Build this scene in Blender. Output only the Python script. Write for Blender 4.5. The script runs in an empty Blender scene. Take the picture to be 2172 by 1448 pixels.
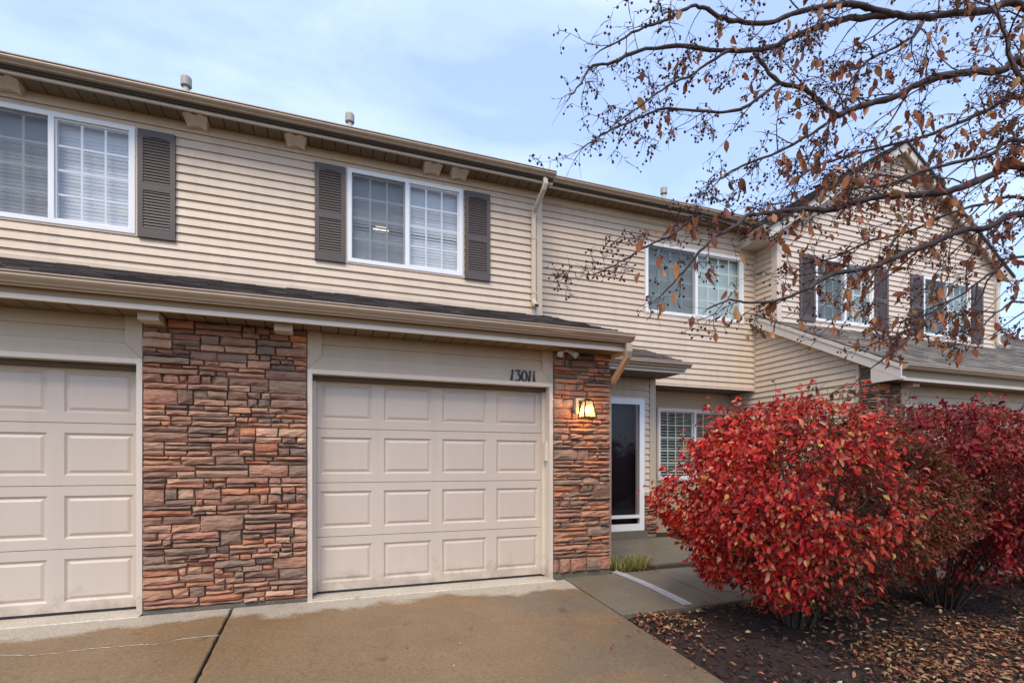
import bpy, math, random
import numpy as np
from mathutils import Matrix, Vector, Euler

# ------------------------------------------------------------------ camera
SC = bpy.context.scene
TH = math.radians(20.07)
CAM_Z = 1.253
F_PX, CX, HY = 1083.0, 1086.0, 983.0          # focal length and principal axis in photo pixels
cam = bpy.data.cameras.new('Camera')
cam_o = bpy.data.objects.new('Camera', cam)
SC.collection.objects.link(cam_o)
cam.sensor_width = 36.0
cam.lens = 36.0 * F_PX / 2172.0
cam.shift_y = (HY - 724.0) / 2172.0
cam.clip_start, cam.clip_end = 0.05, 3000.0
cam_o.location = (0, 0, CAM_Z)
cam_o.rotation_euler = (math.radians(90), 0, -TH)
SC.camera = cam_o

# ------------------------------------------------------------------ sky and sun
SUN_EL, SUN_AZ = math.radians(53), math.radians(210)    # azimuth clockwise from +Y
world = bpy.data.worlds.new('World'); SC.world = world; world.use_nodes = True
wt = world.node_tree; wt.nodes.clear()
def wn(t, **k):
    n = wt.nodes.new(t)
    for a, b in k.items(): setattr(n, a, b)
    return n
w_out = wn('ShaderNodeOutputWorld'); w_bg = wn('ShaderNodeBackground')
w_sky = wn('ShaderNodeTexSky', sky_type='NISHITA', sun_disc=False, sun_elevation=SUN_EL, sun_rotation=SUN_AZ)
w_sky.air_density = 1.0; w_sky.dust_density = 0.6; w_sky.ozone_density = 2.2; w_sky.altitude = 0
w_tc = wn('ShaderNodeTexCoord'); w_map = wn('ShaderNodeMapping'); w_map.inputs['Scale'].default_value = (1.3, 1.3, 3.2)
w_no = wn('ShaderNodeTexNoise'); w_no.inputs['Scale'].default_value = 1.7; w_no.inputs['Detail'].default_value = 7; w_no.inputs['Roughness'].default_value = 0.55
w_no.inputs['Distortion'].default_value = 0.4
w_cr = wn('ShaderNodeValToRGB'); w_cr.color_ramp.elements[0].position = 0.44; w_cr.color_ramp.elements[1].position = 0.80
w_cr.color_ramp.elements[0].color = (0.0, 0.0, 0.0, 1)
w_cr.color_ramp.elements[1].color = (0.36, 0.36, 0.36, 1)
w_mix = wn('ShaderNodeMixRGB'); w_mix.inputs[2].default_value = (8.6, 9.4, 10.4, 1)
w_veil = wn('ShaderNodeMixRGB'); w_veil.inputs[0].default_value = 0.36; w_veil.inputs[2].default_value = (5.6, 7.3, 11.8, 1)
L = wt.links.new
L(w_tc.outputs['Generated'], w_map.inputs['Vector']); L(w_map.outputs[0], w_no.inputs['Vector'])
L(w_no.outputs['Fac'], w_cr.inputs[0]); L(w_cr.outputs[0], w_mix.inputs[0])
L(w_sky.outputs[0], w_veil.inputs[1]); L(w_veil.outputs[0], w_mix.inputs[1]); L(w_mix.outputs[0], w_bg.inputs[0]); L(w_bg.outputs[0], w_out.inputs[0])
w_bg.inputs[1].default_value = 0.135
sun = bpy.data.lights.new('sun', 'SUN'); sun.energy = 2.2; sun.angle = math.radians(32); sun.color = (1.0, 0.87, 0.70)
sun_o = bpy.data.objects.new('sun', sun); SC.collection.objects.link(sun_o)
sd = Vector((math.sin(SUN_AZ) * math.cos(SUN_EL), math.cos(SUN_AZ) * math.cos(SUN_EL), math.sin(SUN_EL)))
sun_o.rotation_euler = sd.to_track_quat('Z', 'Y').to_euler()
sun_o.location = sd * 40
SC.view_settings.view_transform = 'Standard'; SC.view_settings.look = 'None'
SC.view_settings.gamma = 1.0; SC.view_settings.use_curve_mapping = False
SC.view_settings.exposure = 0.58
SC.render.engine = 'CYCLES'
SC.cycles.use_denoising = True
SC.cycles.max_bounces = 7; SC.cycles.transparent_max_bounces = 16
SC.cycles.diffuse_bounces = 4; SC.cycles.glossy_bounces = 3; SC.cycles.transmission_bounces = 4
SC.cycles.sample_clamp_indirect = 6.0
SC.cycles.caustics_reflective = False; SC.cycles.caustics_refractive = False

# ------------------------------------------------------------------ helpers
COL = SC.collection
R = random.Random(7)
NR = np.random.RandomState(11)
cT, sT = math.cos(TH), math.sin(TH)
V_R, V_F, V_U = Vector((cT, -sT, 0)), Vector((sT, cT, 0)), Vector((0, 0, 1))
def at_depth(u, v, d):
    """World point at distance d in front of the lens, along the direction seen at photo position (u, v)."""
    lat = (u - CX) / F_PX * d
    return V_R * lat + V_F * d + V_U * (CAM_Z + (HY - v) / F_PX * d)
def at_y(u, v, y):
    k = (u - CX) / F_PX
    return at_depth(u, v, y / (cT - k * sT))

def link(o, parent=None):
    COL.objects.link(o)
    if parent is not None:
        o.parent = parent
        o.matrix_parent_inverse = WM[parent].inverted() if parent in WM else Matrix()
    return o
WM = {}
def empty(name, loc, label=None, cat=None, group=None, kind=None):
    o = bpy.data.objects.new(name, None); COL.objects.link(o); o.location = loc
    o.empty_display_size = 0.1
    WM[o] = Matrix.Translation(loc)
    tag(o, label, cat, group, kind); return o
def tag(o, label=None, cat=None, group=None, kind=None):
    if label: o['label'] = label
    if cat: o['category'] = cat
    if group: o['group'] = group
    if kind: o['kind'] = kind
    return o
def mesh(name, verts, faces, smooth=False):
    me = bpy.data.meshes.new(name); me.from_pydata([tuple(v) for v in verts], [], faces)
    if smooth: me.polygons.foreach_set('use_smooth', [True] * len(me.polygons))
    me.update(); return me
def ob(name, me, mat, parent=None, kind=None):
    o = bpy.data.objects.new(name, me)
    if mat is not None and not me.materials: me.materials.append(mat)
    link(o, parent)
    if kind: o['kind'] = kind
    return o

class G:
    """collects vertices and faces of one mesh"""
    def __init__(s): s.v, s.f = [], []
    def add(s, vs, fs):
        n = len(s.v); s.v += [tuple(p) for p in vs]; s.f += [tuple(i + n for i in f) for f in fs]; return s
    def box(s, x0, x1, y0, y1, z0, z1):
        return s.add([(x0,y0,z0),(x1,y0,z0),(x1,y1,z0),(x0,y1,z0),(x0,y0,z1),(x1,y0,z1),(x1,y1,z1),(x0,y1,z1)],
                     [(0,3,2,1),(4,5,6,7),(0,1,5,4),(1,2,6,5),(2,3,7,6),(3,0,4,7)])
    def prism(s, prof, x0, x1, axis=0, cap=True):
        """profile of (a, z) pairs extruded along an axis (0 = X, 1 = Y)"""
        n = len(prof)
        if axis == 0: A = [(x0, a, z) for a, z in prof]; B = [(x1, a, z) for a, z in prof]
        else: A = [(a, x0, z) for a, z in prof]; B = [(a, x1, z) for a, z in prof]
        fs = [(i, (i + 1) % n, n + (i + 1) % n, n + i) for i in range(n)]
        if cap: fs += [tuple(range(n - 1, -1, -1)), tuple(range(n, 2 * n))]
        return s.add(A + B, fs)
    def tube(s, pts, rad, n=6, cap=True):
        pts = [Vector(p) for p in pts]; m = len(pts)
        if not hasattr(rad, '__len__'): rad = [rad] * m
        ref = None; vs = []
        for i in range(m):
            t = (pts[min(i + 1, m - 1)] - pts[max(i - 1, 0)])
            t = t.normalized() if t.length > 1e-9 else Vector((0, 0, 1))
            if ref is None: ref = t.orthogonal().normalized()
            a = ref - t * ref.dot(t)
            a = a.normalized() if a.length > 1e-6 else t.orthogonal().normalized()
            ref = a; b = t.cross(a)
            for k in range(n):
                q = 2 * math.pi * k / n
                vs.append(pts[i] + (a * math.cos(q) + b * math.sin(q)) * rad[i])
        fs = [(i * n + k, i * n + (k + 1) % n, (i + 1) * n + (k + 1) % n, (i + 1) * n + k) for i in range(m - 1) for k in range(n)]
        if cap: fs += [tuple(range(n - 1, -1, -1)), tuple(range((m - 1) * n, m * n))]
        return s.add(vs, fs)
    def sweep(s, pts, sec, side):
        """section (list of (a, b)) swept along a path; a runs along the fixed side vector"""
        pts = [Vector(p) for p in pts]; side = Vector(side).normalized(); m, n = len(pts), len(sec); vs = []
        for i in range(m):
            d0 = (pts[i] - pts[i - 1]).normalized() if i else None
            d1 = (pts[i + 1] - pts[i]).normalized() if i < m - 1 else None
            t = (d0 + d1).normalized() if d0 and d1 else (d0 or d1)
            up = side.cross(t).normalized()
            k = 1.0 / max(0.5, t.dot(d1)) if (d0 and d1) else 1.0
            for a, b in sec: vs.append(pts[i] + side * a + up * b * k)
        fs = [(i * n + k, i * n + (k + 1) % n, (i + 1) * n + (k + 1) % n, (i + 1) * n + k) for i in range(m - 1) for k in range(n)]
        fs += [tuple(range(n - 1, -1, -1)), tuple(range((m - 1) * n, m * n))]
        return s.add(vs, fs)
    def done(s, name, mat, parent=None, kind=None, smooth=False):
        return ob(name, mesh(name, s.v, s.f, smooth), mat, parent, kind)

def plate(x0, x1, z0, z1, y0, y1, holes=(), mp=None):
    """flat plate with rectangular holes, welded; front at y0 (towards the camera side)"""
    xs = sorted({x0, x1} | {min(max(h[i], x0), x1) for h in holes for i in (0, 1)})
    zs = sorted({z0, z1} | {min(max(h[i], z0), z1) for h in holes for i in (2, 3)})
    idx = {}; vs = []; fs = []
    def vid(i, j, k):
        if (i, j, k) not in idx:
            idx[(i, j, k)] = len(vs); p = (xs[i], (y0, y1)[k], zs[j]); vs.append(mp(*p) if mp else p)
        return idx[(i, j, k)]
    def solid(i, j):
        if not (0 <= i < len(xs) - 1 and 0 <= j < len(zs) - 1): return False
        cx, cz = (xs[i] + xs[i + 1]) / 2, (zs[j] + zs[j + 1]) / 2
        return not any(h[0] < cx < h[1] and h[2] < cz < h[3] for h in holes)
    for i in range(len(xs) - 1):
        for j in range(len(zs) - 1):
            if not solid(i, j): continue
            fs.append((vid(i,j,0), vid(i+1,j,0), vid(i+1,j+1,0), vid(i,j+1,0)))
            fs.append((vid(i,j,1), vid(i,j+1,1), vid(i+1,j+1,1), vid(i+1,j,1)))
            if not solid(i - 1, j): fs.append((vid(i,j,0), vid(i,j+1,0), vid(i,j+1,1), vid(i,j,1)))
            if not solid(i + 1, j): fs.append((vid(i+1,j,0), vid(i+1,j,1), vid(i+1,j+1,1), vid(i+1,j+1,0)))
            if not solid(i, j - 1): fs.append((vid(i,j,0), vid(i,j,1), vid(i+1,j,1), vid(i+1,j,0)))
            if not solid(i, j + 1): fs.append((vid(i,j+1,0), vid(i+1,j+1,0), vid(i+1,j+1,1), vid(i,j+1,1)))
    g = G(); g.v, g.f = vs, fs; return g

# ------------------------------------------------------------------ materials
class NT:
    def __init__(s, name):
        s.m = bpy.data.materials.new(name); s.m.use_nodes = True; s.t = s.m.node_tree; s.t.nodes.clear()
        s.out = s.n('ShaderNodeOutputMaterial'); s.b = s.n('ShaderNodeBsdfPrincipled')
        s.l(s.b.outputs[0], s.out.inputs[0]); s._tc = None
    def n(s, t, **k):
        nd = s.t.nodes.new(t)
        for a, b in k.items(): setattr(nd, a, b)
        return nd
    def l(s, a, b): s.t.links.new(a, b)
    def tc(s, which='Object'):
        if s._tc is None: s._tc = s.n('ShaderNodeTexCoord')
        return s._tc.outputs[which]
    def pos(s): return s.n('ShaderNodeNewGeometry').outputs['Position']
    def noise(s, scale, detail=4, rough=0.55, vec=None, stretch=None, dist=0.0):
        nd = s.n('ShaderNodeTexNoise'); nd.inputs['Scale'].default_value = scale; nd.inputs['Detail'].default_value = detail
        nd.inputs['Roughness'].default_value = rough; nd.inputs['Distortion'].default_value = dist
        vec = vec or s.pos()
        if stretch:
            mp = s.n('ShaderNodeMapping'); mp.inputs['Scale'].default_value = stretch; s.l(vec, mp.inputs[0]); vec = mp.outputs[0]
        s.l(vec, nd.inputs['Vector']); return nd.outputs['Fac']
    def ramp(s, fac, stops, interp='LINEAR'):
        nd = s.n('ShaderNodeValToRGB'); cr = nd.color_ramp; cr.interpolation = interp
        while len(cr.elements) < len(stops): cr.elements.new(0.5)
        for e, (p, c) in zip(cr.elements, stops): e.position = p; e.color = (*c, 1) if hasattr(c, '__len__') else (c, c, c, 1)
        s.l(fac, nd.inputs[0]); return nd.outputs[0]
    def mix(s, fac, a, b, mode='MIX'):
        nd = s.n('ShaderNodeMixRGB', blend_type=mode)
        for i, x in enumerate((fac, a, b)):
            if hasattr(x, 'is_linked'): s.l(x, nd.inputs[i])
            elif i == 0: nd.inputs[0].default_value = x
            else: nd.inputs[i].default_value = (*x, 1)
        return nd.outputs[0]
    def math(s, op, a, b=None, clamp=False):
        nd = s.n('ShaderNodeMath', operation=op); nd.use_clamp = clamp
        for i, x in enumerate((a, b)):
            if x is None: continue
            if hasattr(x, 'is_linked'): s.l(x, nd.inputs[i])
            else: nd.inputs[i].default_value = x
        return nd.outputs[0]
    def bump(s, h, strength=0.3, dist=0.01):
        nd = s.n('ShaderNodeBump'); nd.inputs['Strength'].default_value = strength; nd.inputs['Distance'].default_value = dist
        s.l(h, nd.inputs['Height']); s.l(nd.outputs[0], s.b.inputs['Normal']); return nd
    def base(s, c):
        if hasattr(c, 'is_linked'): s.l(c, s.b.inputs['Base Color'])
        else: s.b.inputs['Base Color'].default_value = (*c, 1)
        return s
    def rough(s, r):
        if hasattr(r, 'is_linked'): s.l(r, s.b.inputs['Roughness'])
        else: s.b.inputs['Roughness'].default_value = r
        return s
def lin(r, g, b):
    f = lambda c: (c / 255) / 12.92 if c / 255 <= 0.04045 else ((c / 255 + 0.055) / 1.055) ** 2.4
    return (f(r), f(g), f(b))

def m_painted(name, col, rough=0.5, grain=(1, 1, 1), gs=60, bump=0.12, var=0.08, dirt=0.10):
    m = NT(name)
    oi = m.n('ShaderNodeObjectInfo')
    c = m.mix(m.noise(2.2, 5), tuple(x * (1 - dirt) for x in col), tuple(min(1, x * (1 + dirt * 0.5)) for x in col))
    rnd = m.ramp(oi.outputs['Random'], [(0, 1 - var), (1, 1.0)])
    c = m.mix(1.0, c, rnd, 'MULTIPLY')
    # faint rain streaks and dust
    st = m.ramp(m.noise(1.0, 4, vec=m.pos(), stretch=(9, 9, 0.7)), [(0.45, 1.0), (0.8, 1 - dirt)])
    m.base(m.mix(1.0, c, st, 'MULTIPLY')).rough(rough)
    m.bump(m.noise(gs, 3, stretch=grain), bump, 0.004)
    return m.m
M = {}
M['siding'] = m_painted('vinyl_siding', (0.64, 0.505, 0.375), 0.5, (0.08, 0.08, 1), 90, 0.10, 0.09, 0.11)
M['siding_pale'] = m_painted('vinyl_siding_pale', (0.69, 0.56, 0.45), 0.5, (0.08, 0.08, 1), 90, 0.10, 0.05, 0.08)
M['trim'] = m_painted('trim_paint', (0.53, 0.42, 0.30), 0.5, (1, 1, 0.1), 60, 0.06, 0.02, 0.08)
M['casing'] = m_painted('casing_paint', (0.65, 0.56, 0.46), 0.45, (1, 1, 1), 40, 0.04, 0.0, 0.07)
M['gutter'] = m_painted('gutter_paint', (0.42, 0.32, 0.225), 0.33, (0.1, 1, 1), 30, 0.03, 0.0, 0.12)
M['downspout'] = m_painted('downspout_paint', (0.56, 0.46, 0.35), 0.35, (1, 1, 0.1), 30, 0.03, 0.0, 0.12)
M['fascia'] = m_painted('fascia_shaded_tone', (0.30, 0.21, 0.115), 0.5, (1, 1, 1), 30, 0.03, 0.0, 0.1)  # shadow under the gutter is put into the fascia colour
M['soffit'] = m_painted('soffit_shaded_tone', (0.17, 0.122, 0.066), 0.6, (1, 1, 1), 30, 0.03, 0.06, 0.1)  # tan soffit, darkened: eave shade is part of this colour
M['porch_ceiling'] = m_painted('porch_ceiling_shaded_tone', (0.10, 0.075, 0.06), 0.6, (1, 1, 1), 30, 0.03, 0.0, 0.1)  # deep shade of the porch recess painted into the ceiling colour
M['door'] = m_painted('garage_door_paint', (0.565, 0.472, 0.385), 0.45, (0.5, 1, 1), 110, 0.20, 0.02, 0.06)
def splash(mat):
    """rain-splash grime: ragged specks and streaks low on the door"""
    nt = mat.node_tree; b = next(n for n in nt.nodes if n.type == 'BSDF_PRINCIPLED'); src = b.inputs['Base Color'].links[0].from_socket
    geo = nt.nodes.new('ShaderNodeNewGeometry'); sp = nt.nodes.new('ShaderNodeSeparateXYZ'); nt.links.new(geo.outputs['Position'], sp.inputs[0])
    no = nt.nodes.new('ShaderNodeTexNoise'); no.inputs['Scale'].default_value = 5.0; no.inputs['Detail'].default_value = 7; no.inputs['Roughness'].default_value = 0.75; nt.links.new(geo.outputs['Position'], no.inputs['Vector'])
    a = nt.nodes.new('ShaderNodeMath'); a.operation = 'MULTIPLY_ADD'; nt.links.new(sp.outputs[2], a.inputs[0]); a.inputs[1].default_value = -0.9; nt.links.new(no.outputs['Fac'], a.inputs[2])
    r = nt.nodes.new('ShaderNodeValToRGB'); r.color_ramp.elements[0].position = 0.36; r.color_ramp.elements[1].position = 0.60; r.color_ramp.elements[0].color = (0, 0, 0, 1); r.color_ramp.elements[1].color = (0.58, 0.58, 0.58, 1)
    nt.links.new(a.outputs[0], r.inputs[0]); mx = nt.nodes.new('ShaderNodeMixRGB'); nt.links.new(r.outputs[0], mx.inputs[0]); nt.links.new(src, mx.inputs[1]); mx.inputs[2].default_value = (0.25, 0.19, 0.12, 1); nt.links.new(mx.outputs[0], b.inputs['Base Color'])
splash(M['door']); splash(M['casing'])
M['white'] = m_painted('white_vinyl', (0.80, 0.80, 0.79), 0.35, (1, 1, 1), 30, 0.02, 0.0, 0.04)
M['grey_white'] = m_painted('off_white_paint', (0.62, 0.55, 0.47), 0.45, (1, 1, 1), 30, 0.03, 0.0, 0.08)
M['shutter'] = m_painted('shutter_paint', (0.090, 0.066, 0.056), 0.5, (1, 1, 1), 60, 0.05, 0.03, 0.12)
M['vent'] = m_painted('vent_plastic', (0.40, 0.37, 0.33), 0.5, (1, 1, 1), 60, 0.05, 0.0, 0.2)
M['number'] = m_painted('black_iron', (0.012, 0.010, 0.009), 0.4, (1, 1, 1), 60, 0.1, 0, 0.1)
M['dark'] = m_painted('dark_interior', (0.02, 0.018, 0.018), 0.8, (1, 1, 1), 20, 0.0, 0, 0.1)
M['room'] = m_painted('room_wall', (0.22, 0.20, 0.18), 0.8, (1, 1, 1), 20, 0.0, 0, 0.1)
M['entry_door'] = m_painted('entry_door_paint', (0.010, 0.004, 0.005), 0.5, (1, 1, 0.1), 60, 0.05, 0, 0.1)
M['blind'] = m_painted('blind_slat', (0.66, 0.66, 0.67), 0.5, (1, 1, 1), 30, 0.0, 0, 0.03)
def m_glass(name, tint=(1, 1, 1), boost=1.0):
    m = NT(name); m.t.nodes.remove(m.b)
    tr = m.n('ShaderNodeBsdfTransparent'); tr.inputs[0].default_value = (*tint, 1)
    gl = m.n('ShaderNodeBsdfGlossy'); gl.inputs['Roughness'].default_value = 0.015
    nb = m.n('ShaderNodeBump'); nb.inputs['Strength'].default_value = 0.04; nb.inputs['Distance'].default_value = 0.004
    m.l(m.noise(2.5, 1), nb.inputs['Height']); m.l(nb.outputs[0], gl.inputs['Normal'])
    ge = m.n('ShaderNodeNewGeometry'); dt = m.n('ShaderNodeVectorMath', operation='DOT_PRODUCT'); m.l(ge.outputs['Incoming'], dt.inputs[0]); m.l(ge.outputs['True Normal'], dt.inputs[1])
    fc = m.math('SUBTRACT', 1.0, m.math('ABSOLUTE', dt.outputs['Value']), clamp=True)
    k = m.math('MULTIPLY', m.math('ADD', m.math('MULTIPLY', m.math('POWER', fc, 5.0), 0.96), 0.045), boost, clamp=True)
    mx = m.n('ShaderNodeMixShader'); m.l(k, mx.inputs[0]); m.l(tr.outputs[0], mx.inputs[1]); m.l(gl.outputs[0], mx.inputs[2])
    m.l(mx.outputs[0], m.out.inputs[0]); return m.m
M['glass'] = m_glass('window_glass', (0.93, 0.95, 0.95), 1.7)
M['glass_door'] = m_glass('storm_door_glass', (0.62, 0.60, 0.64), 0.6)
M['glass_green'] = m_glass('tinted_window_glass', (0.82, 0.90, 0.85), 1.8)
def m_screen():
    m = NT('insect_screen'); m.t.nodes.remove(m.b)
    tr = m.n('ShaderNodeBsdfTransparent'); tr.inputs[0].default_value = (1, 1, 1, 1)
    df = m.n('ShaderNodeBsdfDiffuse'); df.inputs[0].default_value = (0.085, 0.098, 0.115, 1)
    mx = m.n('ShaderNodeMixShader'); mx.inputs[0].default_value = 0.40
    m.l(tr.outputs[0], mx.inputs[1]); m.l(df.outputs[0], mx.inputs[2]); m.l(mx.outputs[0], m.out.inputs[0]); return m.m
M['screen'] = m_screen()

def m_stone():
    m = NT('ledge_stone'); oi = m.n('ShaderNodeObjectInfo')
    v = m.n('ShaderNodeVectorMath', operation='ADD'); m.l(m.pos(), v.inputs[0])
    rv = m.n('ShaderNodeCombineXYZ'); k = m.math('MULTIPLY', oi.outputs['Random'], 37.0)
    m.l(k, rv.inputs[0]); m.l(k, rv.inputs[2]); m.l(rv.outputs[0], v.inputs[1]); p = v.outputs[0]
    c = oi.outputs['Color']
    n1 = m.noise(7, 5, 0.6, p, (1, 1, 2.2))
    c1 = m.mix(m.ramp(n1, [(0.38, 0.0), (0.68, 0.75)]), c, m.mix(1.0, c, (0.70, 0.66, 0.68), 'MULTIPLY'))
    n2 = m.noise(5, 3, 0.5, p)
    c2 = m.mix(m.ramp(n2, [(0.55, 0.0), (0.75, 0.6)]), c1, m.mix(1.0, c, (1.45, 1.30, 1.10), 'MULTIPLY'))
    n3 = m.noise(60, 5, 0.7, p, (0.5, 1, 2.0))
    c3 = m.mix(1.0, c2, m.ramp(n3, [(0.3, 0.66), (0.7, 1.2)]), 'MULTIPLY')
    m.base(c3).rough(0.85)
    h = m.math('ADD', m.math('MULTIPLY', m.noise(14, 6, 0.62, p, (0.45, 1, 2.2), 0.6), 1.0), m.math('MULTIPLY', m.noise(70, 4, 0.6, p, (0.6, 1, 1.6)), 0.35))
    m.bump(h, 0.9, 0.024); return m.m
M['stone'] = m_stone()
M['header_shade'] = m_painted('header_shade_tone', (0.09, 0.068, 0.042), 0.7, (1, 1, 1), 40, 0.05, 0, 0.2)  # brown of the shadow band below the door header
M['mortar'] = m_painted('stone_backing', (0.17, 0.12, 0.09), 0.95, (1, 1, 1), 80, 0.3, 0, 0.3)

def m_concrete(name, brown, grey, dry, edge=True):
    m = NT(name); p = m.pos(); sx = m.n('ShaderNodeSeparateXYZ'); m.l(p, sx.inputs[0])
    X, Y = sx.outputs[0], sx.outputs[1]
    # damp brown slab, grey patches, a dry pale margin with a ragged edge along the building
    gm = m.ramp(m.math('ADD', m.noise(0.7, 4, 0.6), m.math('MULTIPLY', m.math('SUBTRACT', X, 1.6), 0.10)), [(0.50, 0.0), (0.68, 1.0)])
    c = m.mix(gm, brown, grey)
    c = m.mix(m.ramp(m.noise(2.6, 6, 0.65), [(0.35, 0.0), (0.7, 0.55)]), c, m.mix(1.0, c, (0.70, 0.68, 0.66), 'MULTIPLY'))
    c = m.mix(m.ramp(m.noise(0.9, 5, 0.6, None, (1.0, 1.3, 1)), [(0.56, 0.0), (0.70, 0.6)]), c, m.mix(1.0, c, (1.32, 1.08, 0.80), 'MULTIPLY'))
    if edge:
        w = m.math('ADD', m.math('MULTIPLY', m.math('SUBTRACT', m.noise(1.5, 6, 0.65), 0.5), 0.95), Y)
        em = m.ramp(m.math('SUBTRACT', w, 4.0), [(0.80, 0.0), (0.92, 1.0)])
        c = m.mix(em, c, m.mix(m.noise(6, 5), dry, tuple(x * 0.72 for x in dry)))
    sp = m.noise(48, 5, 0.8)
    c = m.mix(1.0, c, m.ramp(sp, [(0.34, 0.70), (0.5, 1.0), (0.66, 1.32)]), 'MULTIPLY')
    c = m.mix(m.ramp(m.noise(5.5, 3, 0.5), [(0.66, 0.0), (0.74, 0.55)]), c, m.mix(1.0, c, (0.42, 0.40, 0.40), 'MULTIPLY'))
    vo = m.n('ShaderNodeTexVoronoi'); vo.inputs['Scale'].default_value = 55; m.l(p, vo.inputs['Vector'])
    c = m.mix(m.ramp(vo.outputs['Distance'], [(0.04, 0.8), (0.11, 0.0)]), c, (0.42, 0.37, 0.30))
    m.base(c).rough(m.ramp(m.noise(1.1, 5), [(0.3, 0.34), (0.7, 0.66)]))
    m.bump(m.math('ADD', m.noise(160, 3, 0.7), m.math('MULTIPLY', m.noise(9, 4), 0.4)), 0.35, 0.006); return m.m
M['drive'] = m_concrete('damp_driveway_concrete', (0.218, 0.142, 0.072), (0.16, 0.124, 0.082), (0.44, 0.385, 0.30))
M['walk'] = m_concrete('walk_concrete', (0.17, 0.14, 0.10), (0.155, 0.135, 0.10), (0.34, 0.30, 0.23), False)
M['sill'] = m_concrete('garage_sill_concrete', (0.52, 0.47, 0.38), (0.50, 0.46, 0.38), (0.5, 0.45, 0.36), False)
M['foundation'] = m_concrete('foundation_concrete', (0.16, 0.14, 0.10), (0.13, 0.12, 0.09), (0.2, 0.18, 0.14), False)
M['joint'] = m_painted('joint_dirt', (0.035, 0.026, 0.018), 0.95, (1, 1, 1), 60, 0.3, 0, 0.3)
M['crack'] = m_painted('white_crack_filler', (0.55, 0.50, 0.42), 0.8, (1, 1, 1), 60, 0.3, 0, 0.3)

def m_shingle():
    m = NT('asphalt_shingle'); at = m.n('ShaderNodeAttribute', attribute_name='Col')
    c = m.mix(1.0, at.outputs['Color'], m.ramp(m.noise(140, 3, 0.7), [(0.3, 0.6), (0.7, 1.35)]), 'MULTIPLY')
    c = m.mix(1.0, c, m.ramp(m.noise(1.3, 4), [(0.3, 0.85), (0.7, 1.1)]), 'MULTIPLY')
    m.base(c).rough(0.9); m.bump(m.noise(220, 2), 0.4, 0.004); return m.m
M['shingle'] = m_shingle()
def m_attr(name, rough=0.6, trans=0.25, objcol=False, spec=0.3):
    m = NT(name)
    if objcol: c = m.n('ShaderNodeObjectInfo').outputs['Color']
    else: c = m.n('ShaderNodeAttribute', attribute_name='Col').outputs['Color']
    c = m.mix(1.0, c, m.ramp(m.noise(45, 3, 0.6), [(0.3, 0.72), (0.7, 1.2)]), 'MULTIPLY')
    m.base(c).rough(rough); m.b.inputs['Specular IOR Level'].default_value = spec
    if trans:
        tl = m.n('ShaderNodeBsdfTranslucent'); m.l(c, tl.inputs[0])
        mx = m.n('ShaderNodeMixShader'); mx.inputs[0].default_value = trans
        m.l(m.b.outputs[0], mx.inputs[1]); m.l(tl.outputs[0], mx.inputs[2]); m.l(mx.outputs[0], m.out.inputs[0])
    return m.m
M['leaf'] = m_attr('leaf_mass', 0.5, 0.38)
M['leaf_obj'] = m_attr('leaf_single', 0.45, 0.38, True)
M['litter'] = m_attr('dead_leaf_litter', 0.65, 0.1)
M['chips'] = m_attr('mulch_chips', 0.8, 0.0)
M['blade'] = m_attr('grass_blades', 0.5, 0.25)
def m_bark(name, a, b, sc=40):
    m = NT(name); n1 = m.noise(sc, 5, 0.6, None, (1, 1, 0.5)); m.base(m.mix(m.ramp(n1, [(0.3, 0), (0.7, 1)]), a, b)).rough(0.8)
    m.bump(m.noise(sc * 2.5, 4, 0.6), 0.6, 0.004); return m.m
M['bark'] = m_bark('crabapple_bark', (0.018, 0.010, 0.010), (0.075, 0.048, 0.040))
M['twig'] = m_bark('twig_bark', (0.030, 0.012, 0.011), (0.075, 0.036, 0.030), 90)
M['bush_twig'] = m_bark('shrub_twig_bark', (0.030, 0.020, 0.014), (0.085, 0.060, 0.035), 60)
M['berry'] = m_bark('dark_berry', (0.030, 0.007, 0.006), (0.085, 0.020, 0.014), 120)
M['far_bark'] = m_bark('far_tree_bark', (0.05, 0.035, 0.025), (0.09, 0.07, 0.05), 6)
def m_soil(name, a, b, c3, sc):
    m = NT(name); n1 = m.noise(sc, 6, 0.7); n2 = m.noise(sc * 5, 5, 0.7)
    m.base(m.mix(m.ramp(n2, [(0.45, 0), (0.75, 0.8)]), m.mix(n1, a, b), c3)).rough(0.95); m.bump(n2, 0.8, 0.02); return m.m
M['mulch'] = m_soil('mulch_soil', (0.014, 0.009, 0.007), (0.036, 0.017, 0.010), (0.070, 0.032, 0.018), 6)
M['lawn'] = m_soil('unseen_lawn_bounce_tone', (0.13, 0.105, 0.05), (0.17, 0.135, 0.065), (0.21, 0.17, 0.09), 3)  # unseen lawn, toned warm so its bounce lightens the shaded trim
M['asphalt'] = m_soil('street_asphalt', (0.045, 0.044, 0.042), (0.06, 0.058, 0.055), (0.07, 0.07, 0.07), 8)
def m_emit(name, col, s):
    m = NT(name); m.base(col); m.b.inputs['Emission Color'].default_value = (*col, 1); m.b.inputs['Emission Strength'].default_value = s; return m.m
M['bulb'] = m_emit('lit_bulb', (1.0, 0.74, 0.42), 9)
M['room_lamp'] = m_emit('lit_ceiling_lamp', (1.0, 0.80, 0.50), 5)
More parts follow.
